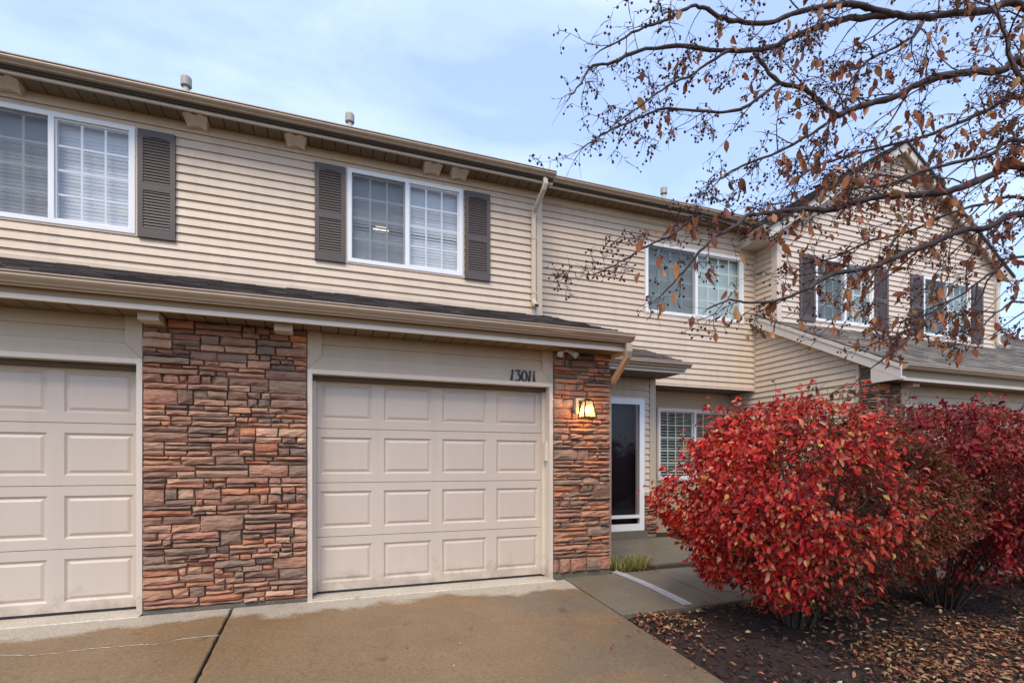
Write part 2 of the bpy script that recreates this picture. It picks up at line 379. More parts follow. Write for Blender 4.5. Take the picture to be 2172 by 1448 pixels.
def m_seeded():
    m = NT('seeded_lantern_glass'); m.t.nodes.remove(m.b)
    tr = m.n('ShaderNodeBsdfTransparent'); tr.inputs[0].default_value = (0.97, 0.93, 0.86, 1)
    tl = m.n('ShaderNodeBsdfTranslucent'); tl.inputs[0].default_value = (0.95, 0.88, 0.75, 1)
    mx = m.n('ShaderNodeMixShader'); mx.inputs[0].default_value = 0.16
    m.l(tr.outputs[0], mx.inputs[1]); m.l(tl.outputs[0], mx.inputs[2]); m.l(mx.outputs[0], m.out.inputs[0]); return m.m
M['seeded'] = m_seeded()
M['metal'] = m_painted('galvanised_strip', (0.40, 0.40, 0.41), 0.45, (1, 1, 1), 60, 0.2, 0, 0.3)

def set_cols(me, cols_per_face):
    """one colour per face, stored as attribute Col"""
    a = me.color_attributes.new('Col', 'FLOAT_COLOR', 'CORNER')
    tot = np.zeros(len(me.polygons), dtype=np.int32); me.polygons.foreach_get('loop_total', tot)
    c = np.repeat(np.asarray(cols_per_face, dtype=np.float32), tot, axis=0)
    a.data.foreach_set('color', np.concatenate([c, np.ones((len(c), 1), np.float32)], 1).ravel())

# ================================================================== ground, driveway, walk
def drive_z(y): return -0.03 - 0.072 * (5.12 - y)
def ground_sheet():
    g = G(); rows = [(-900, drive_z(-9) - 0.16), (-9, drive_z(-9) - 0.16), (3.9, drive_z(3.9) - 0.16), (5.3, -0.16), (9.0, -0.14), (900, -0.14)]
    for y, z in rows: g.v += [(-900, y, z), (900, y, z)]
    g.f = [(2 * i, 2 * i + 1, 2 * i + 3, 2 * i + 2) for i in range(len(rows) - 1)]
    return g.done('ground', M['lawn'], kind='structure')
ground_sheet()
def slope_slab(x0, x1, y0, y1, zf, t=0.12, bev=0.006):
    """sloping concrete slab with eased edges"""
    g = G(); b = bev
    def ring(xa, xb, ya, yb, dz): return [(xa, ya, zf(ya) + dz), (xb, ya, zf(ya) + dz), (xb, yb, zf(yb) + dz), (xa, yb, zf(yb) + dz)]
    v = ring(x0, x1, y0, y1, -t) + ring(x0, x1, y0, y1, -b) + ring(x0 + b, x1 - b, y0 + b, y1 - b, 0)
    f = [(3, 2, 1, 0), (8, 9, 10, 11)]
    for k in (0, 4): f += [(k + i, k + (i + 1) % 4, k + 4 + (i + 1) % 4, k + 4 + i) for i in range(4)]
    return g.add(v, f)
drive = slope_slab(-5.2, 2.5, -7.0, 5.10, lambda y: drive_z(y) - 0.035, 0.1).done('driveway', M['joint'], kind='structure')
def drive_slab(x0, x1, jl, jr, seed):
    rr = random.Random(seed); n = 160; y0, y1 = -7.0, 5.12; g = G(); Lp, Rp = [], []
    for i in range(n + 1):
        y = y0 + (y1 - y0) * (i / n) ** 0.6
        Lp.append((x0 + (abs(rr.gauss(0, 0.0035)) if jl else 0), y)); Rp.append((x1 - (abs(rr.gauss(0, 0.0035)) if jr else 0), y))
    for i in range(n + 1):
        for x, y, dx in ((*Lp[i], -1), (*Rp[i], 1)):
            z = drive_z(y); g.v += [(x - dx * 0.008, y, z), (x, y, z - 0.008), (x, y, z - 0.12)]
    for i in range(n):
        a, b = 6 * i, 6 * i + 6
        g.f += [(a, a + 3, b + 3, b), (a + 1, a, b, b + 1), (a + 2, a + 1, b + 1, b + 2), (a + 3, a + 4, b + 4, b + 3), (a + 4, a + 5, b + 5, b + 4)]
    g.f += [(0, 1, 2, 5, 4, 3), (6 * n, 6 * n + 3, 6 * n + 4, 6 * n + 5, 6 * n + 2, 6 * n + 1)]
    return g.done('concrete_slab', M['drive'], drive)
drive_slab(-5.2, -0.787, False, True, 1); drive_slab(-0.770, 2.507, True, True, 2)
# white hairline crack across the slab
def crack(pts, w, name, parent, zf):
    g = G(); n = len(pts); rr = random.Random(3)
    for i, p in enumerate(pts):
        q = pts[min(i + 1, n - 1)] - pts[max(i - 1, 0)]; s = Vector((-q.y, q.x, 0)).normalized() * w * rr.choice((0.12, 0.2, 0.35, 0.6, 0.9, 1.2)) * (0.3 if i in (0, n - 1) else 1)
        g.v += [(p.x + s.x, p.y + s.y, zf(p.y + s.y) + 0.003), (p.x - s.x, p.y - s.y, zf(p.y - s.y) + 0.003)]
    g.f = [(2 * i, 2 * i + 1, 2 * i + 3, 2 * i + 2) for i in range(n - 1)]
    return g.done(name, M['crack'], parent)
def on_drive(u, v):
    k, h = (u - CX) / F_PX, (HY - v) / F_PX
    # CAM_Z + h d = -0.03 - 0.072 (5.12 - d (cT - k sT))
    d = (CAM_Z + 0.03 + 0.072 * 5.12) / (0.072 * (cT - k * sT) - h); return at_depth(u, v, d)
cp = [on_drive(u, v) for u, v in ((-60, 1392), (10, 1389), (70, 1389), (130, 1384), (190, 1376), (250, 1371), (300, 1367), (330, 1366), (370, 1357), (420, 1351), (472, 1347))]
fine = []
for a, b in zip(cp, cp[1:]):
    for k in range(5): fine.append(a.lerp(b, k / 5) + Vector((0, R.uniform(-0.008, 0.008), 0)))
crack(fine + [cp[-1]], 0.0055, 'crack_line', drive, drive_z)
street = G().box(-60, 60, -14, -7.02, -1.3, drive_z(-7) - 0.02).done('street', M['asphalt'], kind='structure')
walk = slope_slab(2.50, 7.6, 4.02, 5.5, lambda y: drive_z(min(y, 5.12)) - 0.05, 0.1).done('front_walk', M['joint'], kind='structure')
def walk_z(y): return drive_z(y) + 0.002 if y < 5.12 else -0.028 + 0.05 * (y - 5.12)
for a, b in ((2.521, 3.705), (3.717, 5.26), (5.272, 7.6)): slope_slab(a, b, 4.0, 5.2, walk_z).done('concrete_slab', M['walk'], walk)
slope_slab(3.30, 5.26, 5.46, 6.95, walk_z).done('concrete_slab', M['walk'], walk)
G().box(3.1, 7.6, 5.2, 8.6, -0.3, -0.045).done('planting_soil', M['mulch'], walk)
# drain strip laid across the walk
g = G()
a, b = Vector((3.19, 5.26, 0)), Vector((3.27, 4.02, 0)); n = 8
for i in range(n + 1):
    p = a.lerp(b, i / n); z = walk_z(min(p.y, 5.19)); x = p.x + 0.035 * math.sin(i / n * math.pi)
    for dx, dz in ((-0.048, 0.004), (-0.048, 0.016), (-0.038, 0.016), (-0.034, 0.008), (0.034, 0.008), (0.038, 0.016), (0.048, 0.016), (0.048, 0.004)):
        g.v.append((x + dx, p.y, z + dz))
for i in range(n): g.f += [(i * 8 + k, i * 8 + k + 1, i * 8 + 9 + k, i * 8 + 8 + k) for k in range(7)]
ds = g.done('drain_channel', M['metal']); tag(ds, 'thin grey metal drain channel laid across the front walk', 'drain channel')

# ================================================================== builders for the houses
def YF(y): return lambda t, o, z: (t, y - o, z)
def siding(parent, mp, t0, t1, z0, z1, mat, expo=0.1016, holes=(), clip=None, seed=1, zbase=None):
    rr = random.Random(seed); zc = zbase if zbase is not None else z0
    while zc < z1 - 1e-4:
        top = zc + expo; za, zb = max(zc, z0), min(top, z1)
        if zb - za < 0.004: zc = top; continue
        br = sorted({za, zb} | {h[k] for h in holes for k in (2, 3) if za + 0.003 < h[k] < zb - 0.003})
        seams = []; s = t0 + rr.uniform(0.8, 3.6)
        while s < t1: seams.append(s); s += 3.66
        for a, b in zip(br, br[1:]):
            m = (a + b) / 2; iv = [(t0, t1)]
            for h in holes:
                if h[2] < m < h[3]:
                    iv = [q for p, r in iv for q in ((p, min(r, h[0])), (max(p, h[1]), r)) if q[1] - q[0] > 0.004]
            for p, r in iv:
                cuts = [p] + [s for s in seams if p + 0.15 < s < r - 0.15] + [r]
                for si, (c, d) in enumerate(zip(cuts, cuts[1:])):
                    ca, da, cb, db = c, d, c, d
                    if clip:
                        A, B = clip(a), clip(b)
                        ca, da = max(c, A[0]), min(d, A[1]); cb, db = max(c, B[0]), min(d, B[1])
                        if da - ca < 0.01: continue
                        if db < cb: cb = db = (ca + da) / 2
                    lift = 0.0015 * (si % 2)
                    oa = 0.025 - 0.022 * (a - zc) / expo + lift; obb = 0.025 - 0.022 * (b - zc) / expo + lift
                    vs = [mp(ca, oa, a), mp(da, oa, a), mp(db, obb, b), mp(cb, obb, b), mp(ca, 0.001, a), mp(da, 0.001, a), mp(db, 0.001, b), mp(cb, 0.001, b)]
                    G().add(vs, [(0,1,2,3),(4,5,1,0),(0,3,7,4),(1,5,6,2),(3,2,6,7)]).done('siding_board', mat, parent)
        zc = top
def poly(pts, y0, y1):
    """XZ polygon given thickness in Y"""
    n = len(pts)
    return G().add([(x, y0, z) for x, z in pts] + [(x, y1, z) for x, z in pts],
                   [tuple(range(n)), tuple(range(2 * n - 1, n - 1, -1))] + [(i, n + i, n + (i + 1) % n, (i + 1) % n) for i in range(n)])
def gutter(parent, x0, x1, yb, zt, name='gutter'):
    pr = [(0, 0), (-0.083, 0), (-0.088, 0.010), (-0.084, 0.018), (-0.094, 0.030), (-0.112, 0.046), (-0.121, 0.064), (-0.120, 0.080), (-0.113, 0.092), (-0.127, 0.096), (-0.127, 0.110), (-0.114, 0.110), (-0.110, 0.085), (-0.005, 0.085), (0, 0.11)]
    return G().prism([(yb + a, zt - 0.078 + z * 0.71) for a, z in pr], x0, x1).done(name, M['gutter'], parent)
def soffit(parent, x0, x1, y0, y1, z, w=0.155):
    x = x0
    while x < x1 - 0.02:
        e = min(x + w, x1); G().box(x + 0.005, e - 0.005, y0, y1, z, z + 0.012).done('soffit_panel', M['soffit'], parent); x = e
    G().box(x0, x1, y0, y1, z + 0.013, z + 0.03).done('soffit_backing', M['dark'], parent)
def shingles(parent, x0, x1, y0, z0, slope, y1, tone, seed, expo=0.14, edge_l=0.0, edge_r=0.0, name='shingles', xl=None):
    rr = random.Random(seed); k = math.hypot(1, slope); dy = expo / k; g = G(); cols = []
    nx, nz = -slope / k, 1 / k; y = y0; row = 0
    while y < y1 - 0.01:
        ye = min(y + dy * 1.02, y1); x = x0 - rr.uniform(0, 0.3)
        lo = x0 if xl is None else xl(y)
        while x < x1:
            w = rr.uniform(0.16, 0.36); a, b = max(x, lo - (rr.uniform(0, 0.012) if edge_l else 0)), min(x + w - 0.004, x1 + (rr.uniform(-0.004, 0.02) if edge_r else 0)); x += w
            if b - a < 0.02: continue
            t = rr.choice((0.006, 0.010, 0.010, 0.015)); yj = y - rr.choice((0, 0, 0.006))
            zA, zB = z0 + slope * (yj - y0), z0 + slope * (ye - y0)
            g.add([(a, yj, zA), (b, yj, zA), (a, yj + nx * t, zA + nz * t), (b, yj + nx * t, zA + nz * t), (a, ye, zB + 0.002), (b, ye, zB + 0.002)],
                  [(0, 1, 3, 2), (2, 3, 5, 4), (0, 2, 4), (1, 5, 3)])
            c = rr.choice(tone); f = rr.uniform(0.8, 1.15); cols += [tuple(q * f for q in c)] * 4
        y += dy; row += 1
    me = mesh(name, g.v, g.f); set_cols(me, cols); return ob(name, me, M['shingle'], parent, 'stuff')
TONE_D = [(0.060, 0.045, 0.040), (0.082, 0.062, 0.052), (0.045, 0.034, 0.034), (0.10, 0.078, 0.062)]
TONE_E = [(0.095, 0.075, 0.062), (0.075, 0.058, 0.050), (0.12, 0.098, 0.08)]
TONE_L = [(0.17, 0.145, 0.115), (0.125, 0.105, 0.082), (0.21, 0.18, 0.145), (0.15, 0.125, 0.10)]

def window(parent, x0, x1, z0, z1, yw, cols, rows, screen=None, glass='glass', trim=True, tilt=84, open_z=(), slat_mat='blind', blind=(0, 1), gap=0.042):
    fw = 0.052; xm = (x0 + x1) / 2; mw = 0.026
    holes = [(x0 + fw, xm - mw, z0 + fw, z1 - fw), (xm + mw, x1 - fw, z0 + fw, z1 - fw)]
    w = plate(x0, x1, z0, z1, yw - 0.028, yw + 0.085, holes).done('window', M['white'], parent)
    if trim:
        t = 0.024; plate(x0 - t, x1 + t, z0 - t, z1 + t, yw - 0.020, yw + 0.02, [(x0 + 0.001, x1 - 0.001, z0 + 0.001, z1 - 0.001)]).done('window_trim', M['siding'], w)
    s = 0.018
    for k, h in enumerate(holes):
        yg = yw + (0.030 if k == 0 else 0.012)
        plate(h[0], h[1], h[2], h[3], yg - 0.012, yg + 0.016, [(h[0] + s, h[1] - s, h[2] + s, h[3] - s)]).done('sash', M['white'], w)
        a, b, c, d = h[0] + s, h[1] - s, h[2] + s, h[3] - s
        G().add([(a, yg - 0.003, c), (b, yg - 0.003, c), (b, yg - 0.003, d), (a, yg - 0.003, d)], [(0, 1, 2, 3)]).done('pane', M[glass], w)
        if cols:
            m = 0.0115; hs = []
            xs = [a + (b - a) * i / cols for i in range(cols + 1)]; zs = [c + (d - c) * i / rows for i in range(rows + 1)]
            hs = [(xs[i] + (m if i else -0.001), xs[i + 1] - (m if i < cols - 1 else -0.001), zs[j] + (m if j else -0.001), zs[j + 1] - (m if j < rows - 1 else -0.001)) for i in range(cols) for j in range(rows)]
            plate(a, b, c, d, yg + 0.003, yg + 0.009, hs).done('grille', M['white'], w)
        if screen == k:
            G().add([(h[0], yw - 0.004, h[2]), (h[1], yw - 0.004, h[2]), (h[1], yw - 0.004, h[3]), (h[0], yw - 0.004, h[3])], [(0, 1, 2, 3)]).done('insect_screen', M['screen'], w)
    if blind:
        g = G(); ta = math.radians(tilt); hw = 0.025; yb = yw + 0.115; z = z0 + fw; dy, dz = hw * math.cos(ta), hw * math.sin(ta); rr = random.Random(int(x0 * 100))
        xa = x0 + 0.03 if 0 in blind else xm; xb = x1 - 0.03 if 1 in blind else xm
        while z < z1 - fw + 0.03:
            j = rr.uniform(-0.0008, 0.0008); ta = math.radians(62 if any(abs(z - q) < 0.0225 for q in open_z) else tilt); dy, dz = hw * math.cos(ta), hw * math.sin(ta)
            g.add([(xa, yb - dy, z - dz + j), (xb, yb - dy, z - dz + j), (xb, yb, z + 0.003), (xa, yb, z + 0.003), (xa, yb + dy, z + dz + j), (xb, yb + dy, z + dz + j)],
                  [(0, 1, 2, 3), (3, 2, 5, 4)])
            z += gap
        g.done('blind_slats', M[slat_mat], w, 'stuff')
    return w
def shutter(parent, x0, x1, z0, z1, yw):
    b = 0.052; zm = z0 + (z1 - z0) * 0.47; ya, yb = yw - 0.048, yw - 0.014
    h1 = (x0 + b, x1 - b, z0 + 0.105, zm - 0.04); h2 = (x0 + b, x1 - b, zm + 0.04, z1 - 0.075)
    s = plate(x0, x1, z0, z1, ya, yb, [h1, h2]).done('shutter', M['shutter'], parent)
    # arched top of the upper louvre field
    n = 8; xs = [h2[0] + (h2[1] - h2[0]) * i / n for i in range(n + 1)]
    arc = [(x, h2[3] - 0.020 * (2 * (x - (x0 + x1) / 2) / (h2[1] - h2[0])) ** 2) for x in xs]
    poly([(h2[0], h2[3] + 0.001)] + arc + [(h2[1], h2[3] + 0.001)][:1], ya + 0.001, yb - 0.004).done('arched_rail', M['shutter'], s)
    g = G()
    for h in (h1, h2):
        z = h[2] + 0.006
        while z < h[3] - 0.012:
            g.add([(h[0], ya + 0.005, z), (h[1], ya + 0.005, z), (h[1], ya + 0.005, z + 0.007), (h[0], ya + 0.005, z + 0.007), (h[0], ya + 0.019, z + 0.036), (h[1], ya + 0.019, z + 0.036), (h[0], ya + 0.017, z), (h[1], ya + 0.017, z)],
                  [(0, 1, 2, 3), (3, 2, 5, 4), (6, 7, 1, 0)])
            z += 0.034
    g.done('louvre_slats', M['shutter'], s, 'stuff')
    G().box(x0 + 0.01, x1 - 0.01, yb - 0.003, yb + 0.011, z0 + 0.01, z1 - 0.01).done('backing', M['shutter'], s)
    return s
def garage_door(parent, x0, x1, yd, H=2.17):
    d = G().box(x0, x1, yd + 0.035, yd + 0.05, 0.0, H).done('garage_door', M['door'], parent)
    sh = 0.5335; pw = (x1 - x0); mar = 0.075; gapx = 0.115; w = (pw - 2 * mar - 3 * gapx) / 4
    pme = None
    for s in range(4):
        za = s * sh + 0.002; zb = min((s + 1) * sh - 0.003, H); hs = []
        for c in range(4):
            a = x0 + mar + c * (w + gapx); hs.append((a, a + w, s * sh + 0.085, s * sh + sh - 0.085))
        plate(x0, x1, za, zb, yd, yd + 0.034, hs).done('door_section', M['door'], d)
        for h in hs:
            if pme is None:
                ww, hh = h[1] - h[0], h[3] - h[2]; vs = []; fs = []
                for ins, y in ((0, -0.002), (0.016, 0.013), (0.024, 0.013), (0.046, 0.003), (0.05, 0.003)):
                    vs += [(ins, y, ins), (ww - ins, y, ins), (ww - ins, y, hh - ins), (ins, y, hh - ins)]
                for k in range(0, 16, 4): fs += [(k + i, k + (i + 1) % 4, k + 4 + (i + 1) % 4, k + 4 + i) for i in range(4)]
                fs.append((16, 17, 18, 19)); pme = mesh('panel', vs, fs)
            p = ob('panel', pme, M['door'], d); p.location = (h[0], yd + 0.002, h[2])
    G().box(x0, x1, yd + 0.004, yd + 0.03, -0.022, 0.001).done('bottom_seal', M['dark'], d)
    return d
PAL = [((156, 108, 88), 6), ((140, 106, 88), 5), ((184, 136, 104), 3), ((178, 112, 76), 3), ((130, 110, 94), 4), ((98, 86, 80), 2), ((190, 152, 124), 4), ((126, 98, 84), 3), ((164, 122, 98), 5)]
PALX = [lin(*c) for c, n in PAL for _ in range(int(n))]
def stones(parent, mp, t0, t1, z0, z1, seed, bright=1.0, pal=None, rowh=(0.075, 0.155), blockw=(0.15, 0.54), ragged=True):
    rr = random.Random(seed); z = z0; pal = pal or PALX
    cells = []
    def split(a, b, c, d, lvl):
        w, h = b - a, d - c
        if lvl > 0 and h > 0.068 and rr.random() < 0.88:
            m = c + h * rr.uniform(0.35, 0.65); split(a, b, c, m, lvl - 1); split(a, b, m, d, lvl - 1); return
        if w > 0.42 or (w > 0.17 and rr.random() < 0.35):
            m = a + w * rr.uniform(0.3, 0.7); split(a, m, c, d, lvl - 1 if lvl > 1 else 0); split(m, b, c, d, lvl - 1 if lvl > 1 else 0); return
        cells.append((a, b, c, d))
    while z < z1 - 0.02:
        h = rr.uniform(*rowh)
        if z1 - z - h < 0.05: h = z1 - z
        t = t0
        while t < t1 - 0.01:
            w = rr.uniform(*blockw)
            if t1 - t - w < 0.12: w = t1 - t
            split(t, t + w, z, z + h, 1 if rr.random() < 0.6 else 2); t += w
        z += h
    for a, b, c, d in cells:
        gp = 0.0024; a2, b2, c2, d2 = a + gp, b - gp, c + gp, d - gp
        if b2 - a2 < 0.015 or d2 - c2 < 0.012: continue
        nx = max(2, min(5, int((b2 - a2) / 0.06))); nz = 2 if d2 - c2 < 0.07 else 3
        out = rr.uniform(0.026, 0.058); tl, tt = rr.uniform(-0.018, 0.018), rr.uniform(-0.016, 0.016); sl0, sl1 = rr.uniform(-0.012, 0.012), rr.uniform(-0.012, 0.012); bow = rr.uniform(-0.006, 0.006); vs = []; fs = []
        for j in range(nz + 1):
            for i in range(nx + 1):
                bi, bj = i in (0, nx), j in (0, nz); x = a2 + (b2 - a2) * i / nx; q = c2 + (d2 - c2) * j / nz
                o = out + tl * (i / nx - 0.5) + tt * (j / nz - 0.5) + rr.uniform(-0.006, 0.006)
                if bi or bj: o -= rr.uniform(0.007, 0.016)
                if bi and bj: o -= 0.006
                if not bi: x += rr.uniform(-0.3, 0.3) * (b2 - a2) / nx * 0.6
                else: x += rr.uniform(-0.001, 0.006) * (1 if i == 0 else -1) + (max(0, sl0) * (j / nz) + max(0, -sl0) * (1 - j / nz) if i == 0 else -(max(0, sl1) * (j / nz) + max(0, -sl1) * (1 - j / nz)))
                q += (rr.uniform(-0.001, 0.0075) * (1 if j == 0 else -1) + bow * math.sin(math.pi * i / nx) * (0 if (bow > 0) == (j == nz) else 1)) if bj else rr.uniform(-0.25, 0.25) * (d2 - c2) / nz
                vs.append(mp(x, o, q))
        W = nx + 1
        for j in range(nz):
            for i in range(nx): fs.append((j * W + i, j * W + i + 1, (j + 1) * W + i + 1, (j + 1) * W + i))
        brd = [i for i in range(W)] + [j * W + nx for j in range(1, nz + 1)] + [nz * W + i for i in range(nx - 1, -1, -1)] + [j * W for j in range(nz - 1, 0, -1)]
        n0 = len(vs)
        for k in brd:
            i, j = k % W, k // W; vs.append(mp(a2 + (b2 - a2) * i / nx, 0.0, c2 + (d2 - c2) * j / nz))
        for k in range(len(brd)): fs.append((brd[k], n0 + k, n0 + (k + 1) % len(brd), brd[(k + 1) % len(brd)]))
        o = G().add(vs, fs).done('stone', M['stone'], parent)
        col = rr.choice(pal); col = tuple(0.72 * q + 0.28 * w for q, w in zip(col, (0.30, 0.172, 0.112))); k = bright * rr.uniform(0.92, 1.28); o.color = (col[0] * k, col[1] * k, col[2] * k, 1)
def rect_pipe(parent, pts, w=0.068, d=0.05, name='downspout', side=(1, 0, 0), mat='downspout'):
    e = 0.010; sec = [(-w/2+e, -d/2), (w/2-e, -d/2), (w/2, -d/2+e), (w/2, d/2-e), (w/2-e, d/2), (-w/2+e, d/2), (-w/2, d/2-e), (-w/2, -d/2+e)]
    return G().sweep(pts, sec, side).done(name, M[mat], parent)
def roof_vent(parent, p, top, r=0.038):
    x, y, z = p
    v = G().tube([(x, y, z - 0.05), (x, y, top - 0.10)], r, 12).done('roof_vent', M['grey_white'], parent, smooth=False)
    G().tube([(x, y, top - 0.14), (x, y, top - 0.125), (x, y, top - 0.02), (x, y, top)], [r * 1.35, r * 1.75, r * 1.75, r * 1.5], 14).done('vent_cap', M['vent'], v)
def eave_bracket(parent, x, yw, z, w=0.27, h=0.15):
    """scrolled corbel under the soffit: two coved lobes at the front, arched underside"""
    g = G(); nt, ns = 14, 6; W = nt + 1
    for k in range(ns + 1):
        s = k / ns
        for i in range(W):
            t = i / nt * 2 - 1; lobe = 0.5 - 0.5 * math.cos(2 * math.pi * (t + 1) / 2 * 2)
            o = 0.05 + 0.03 * (1 - t * t) * (1 - s) + (0.135 + 0.03 * lobe) * s ** 1.5
            g.v.append((x + t * w / 2 * (0.80 + 0.20 * s * s), yw - o, z - h * (1 - s) * (0.70 + 0.30 * abs(t) ** 1.5)))
    for k in range(ns):
        for i in range(nt): g.f.append((k * W + i, k * W + i + 1, (k + 1) * W + i + 1, (k + 1) * W + i))
    b = len(g.v)
    for k in range(ns + 1):
        for i in (0, nt): p = g.v[k * W + i]; g.v.append((p[0], yw, p[2]))
    for k in range(ns): g.f += [(k * W, (k + 1) * W, b + 2 * k + 2, b + 2 * k), (k * W + nt, b + 2 * k + 1, b + 2 * k + 3, (k + 1) * W + nt)]
    c = len(g.v)
    for i in range(W): p = g.v[i]; g.v.append((p[0], yw, p[2]))
    for i in range(nt): g.f.append((c + i, c + i + 1, i + 1, i))
    return g.done('eave_bracket', M['casing'], parent)

# ================================================================== townhouse with the two garages
YU, YRB, YG, YE, YP = 7.0, 7.5, 5.19, 7.0, 8.1     # upper wall, recessed wall, garage front, entry wall, porch back wall
XC = 3.02                                           # outer corner of the upper block
XW = 7.63                                           # side wall of the gabled neighbour
TH_A = empty('townhouse', (-1.0, 7.0, 0.0), 'beige sided townhouse with garage doors, stone veneer and recessed entry', 'townhouse')
A = TH_A
winL, winM = (-3.59, -2.05, 3.885, 5.105), (0.27, 1.81, 3.885, 5.105)
winR = (5.185, 7.335, 3.87, 5.09)
# --- walls
plate(-6.2, XC, 3.0, 5.30, YU + 0.002, YU + 0.14, [winL, winM]).done('wall', M['siding'], A)
plate(XC - 0.15, XW, 2.64, 5.56, YRB + 0.002, YRB + 0.14, [winR]).done('wall', M['siding'], A)
opL, opR = (-3.962, -1.511, -0.2, 2.105), (-0.117, 2.334, -0.2, 2.105)
plate(-6.2, 3.06, -0.3, 2.52, YG + 0.032, YG + 0.20, [(q[0] - 0.02, q[1] + 0.02, -0.4, q[3] + 0.02) for q in (opL, opR)]).done('garage_wall', M['mortar'], A)
G().box(3.00, 3.06, YG + 0.2, YU + 0.6, -0.3, 2.7).done('garage_side_wall', M['siding'], A)
pdoor = (3.84, 4.80, 0.19, 2.285)
plate(3.06, 5.02, -0.1, 2.64, YE + 0.002, YE + 0.14, [pdoor]).done('entry_wall', M['siding'], A)
winP = (5.88, 7.58, 0.95, 2.30)
plate(4.0, XW + 0.3, -0.1, 2.64, YP + 0.002, YP + 0.14, [winP]).done('porch_wall', M['trim'], A)
G().box(4.90, 5.02, YE + 0.14, YP, -0.1, 2.62).done('entry_side_wall', M['siding'], A)
# interior faces that close the rooms
plate(-6.2, XW + 6.5, 2.75, 5.6, 9.6, 9.65).done('room_back_wall', M['room'], A)
G().box(-6.25, -6.2, YG, 14.5, -0.3, 5.6).done('end_wall', M['siding'], A)
G().box(-6.2, 3.0, YU + 0.14, 9.6, 2.70, 2.75).done('floor_deck', M['room'], A)
G().box(3.0, XW + 0.3, YRB + 0.06, 9.6, 2.66, 2.75).done('floor_deck', M['room'], A)
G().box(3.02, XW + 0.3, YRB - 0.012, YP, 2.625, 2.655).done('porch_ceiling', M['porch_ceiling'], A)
G().box(-6.2, XW + 6.5, 14.3, 14.4, -0.3, 5.6).done('back_wall', M['siding'], A)
G().box(3.9, XW + 0.3, 10.2, 10.3, -0.1, 2.66).done('room_back_wall', M['dark'], A)
# --- siding
t = 0.024
hol = [(w[0] - t, w[1] + t, w[2] - t, w[3] + t) for w in (winL, winM)]
siding(A, YF(YU), -5.0, XC - 0.09, 3.36, 5.165, M['siding'], holes=hol, seed=2, zbase=3.36)
G().box(-5.0, XC, YU - 0.026, YU + 0.0, 5.170, 5.30).done('frieze_board', M['siding'], A)
hol = [(winR[0] - t, winR[1] + t, winR[2] - t, winR[3] + t)]
siding(A, YF(YRB), XC, XW - 0.045, 2.66, 5.42, M['siding'], holes=hol, seed=5, zbase=2.66)
G().box(XC, XW - 0.02, YRB - 0.026, YRB + 0.0, 5.425, 5.56).done('frieze_board', M['siding'], A)
G().box(XC, XW - 0.02, YRB - 0.022, YRB - 0.001, 2.622, 2.656).done('starter_strip', M['siding'], A)
G().box(XC - 0.088, XC + 0.004, YU - 0.030, YU + 0.5, 3.3, 5.17).done('corner_post', M['trim'], A)
G().box(XW - 0.043, XW - 0.003, YRB - 0.040, YRB - 0.002, 2.61, 5.5).done('corner_post', M['trim'], A)
siding(A, YF(YE), pdoor[1] + 0.03, 4.915, 0.80, 2.62, M['siding'], seed=8, zbase=0.80)
siding(A, YF(YE), 3.06, pdoor[1] + 0.03, 2.33, 2.62, M['siding'], seed=9, zbase=2.33)
G().box(4.917, 5.024, YE - 0.030, YE + 0.10, 0.80, 2.62).done('corner_post', M['trim'], A)
# --- windows and shutters
window(A, *winL, YU, 3, 4, screen=0); window(A, *winM, YU, 3, 4, screen=0, open_z=(at_y(808, 483, YU + 0.115).z, at_y(808, 491, YU + 0.115).z))
window(A, *winR, YRB, 4, 4, screen=0, glass='glass_green')
window(A, *winP, YP, 4, 5, glass='glass_green', tilt=28, gap=0.055)
for x0 in (-2.02, -0.128, 1.84): shutter(A, x0, x0 + 0.37, 3.855, 5.09, YU)
# --- upper eaves and main roof
soffit(A, -5.0, XC + 0.03, 6.722, YU - 0.004, 5.272); soffit(A, XC + 0.03, XW - 0.02, 7.222, YRB - 0.004, 5.530)
G().box(-5.0, XC + 0.05, 6.70, 6.72, 5.262, 5.385).done('fascia', M['fascia'], A)
G().box(XC + 0.05, XW - 0.35, 7.20, 7.22, 5.520, 5.640).done('fascia', M['fascia'], A)
for a_ in ((-5.0, XC + 0.05, 6.694, 5.259, 5.292, A), (XC + 0.05, XW - 0.35, 7.194, 5.517, 5.548, A), (-5.0, 3.12, 4.849, 2.487, 2.524, A), (3.13, 5.12, 6.369, 2.615, 2.65, A)):
    G().box(a_[0], a_[1], a_[2], a_[2] + 0.03, a_[3], a_[4]).done('fascia_lit_edge', M['casing'], a_[5])  # lit lower edge of the fascia, put into a paler strip
gutter(A, -5.0, XC + 0.06, 6.698, 5.395); gutter(A, XC + 0.0, XW - 0.30, 7.198, 5.645)
def roof_slab(x0, x1, y0, z0, s, yr, t=0.10):
    zr = z0 + s * (yr - y0); g = G()
    return g.prism([(y0, z0), (yr, zr), (2 * yr - y0, z0), (2 * yr - y0, z0 - t), (yr, zr - t), (y0, z0 - t)], x0, x1)
roof_slab(-6.3, XC + 0.04, 6.66, 5.385, 0.5, 10.6).done('main_roof', M['asphalt'], A)
roof_slab(XC + 0.041, 9.0, 7.16, 5.635, 0.5, 10.6).done('main_roof', M['asphalt'], A)
for u, v, y in ((395, 164, 8.0), (742, 242, 8.0), (1408, 398, 8.6)):
    p = at_y(u, v, y); roof_vent(A, (p.x, p.y, 5.385 + 0.5 * (y - 6.66)), p.z)
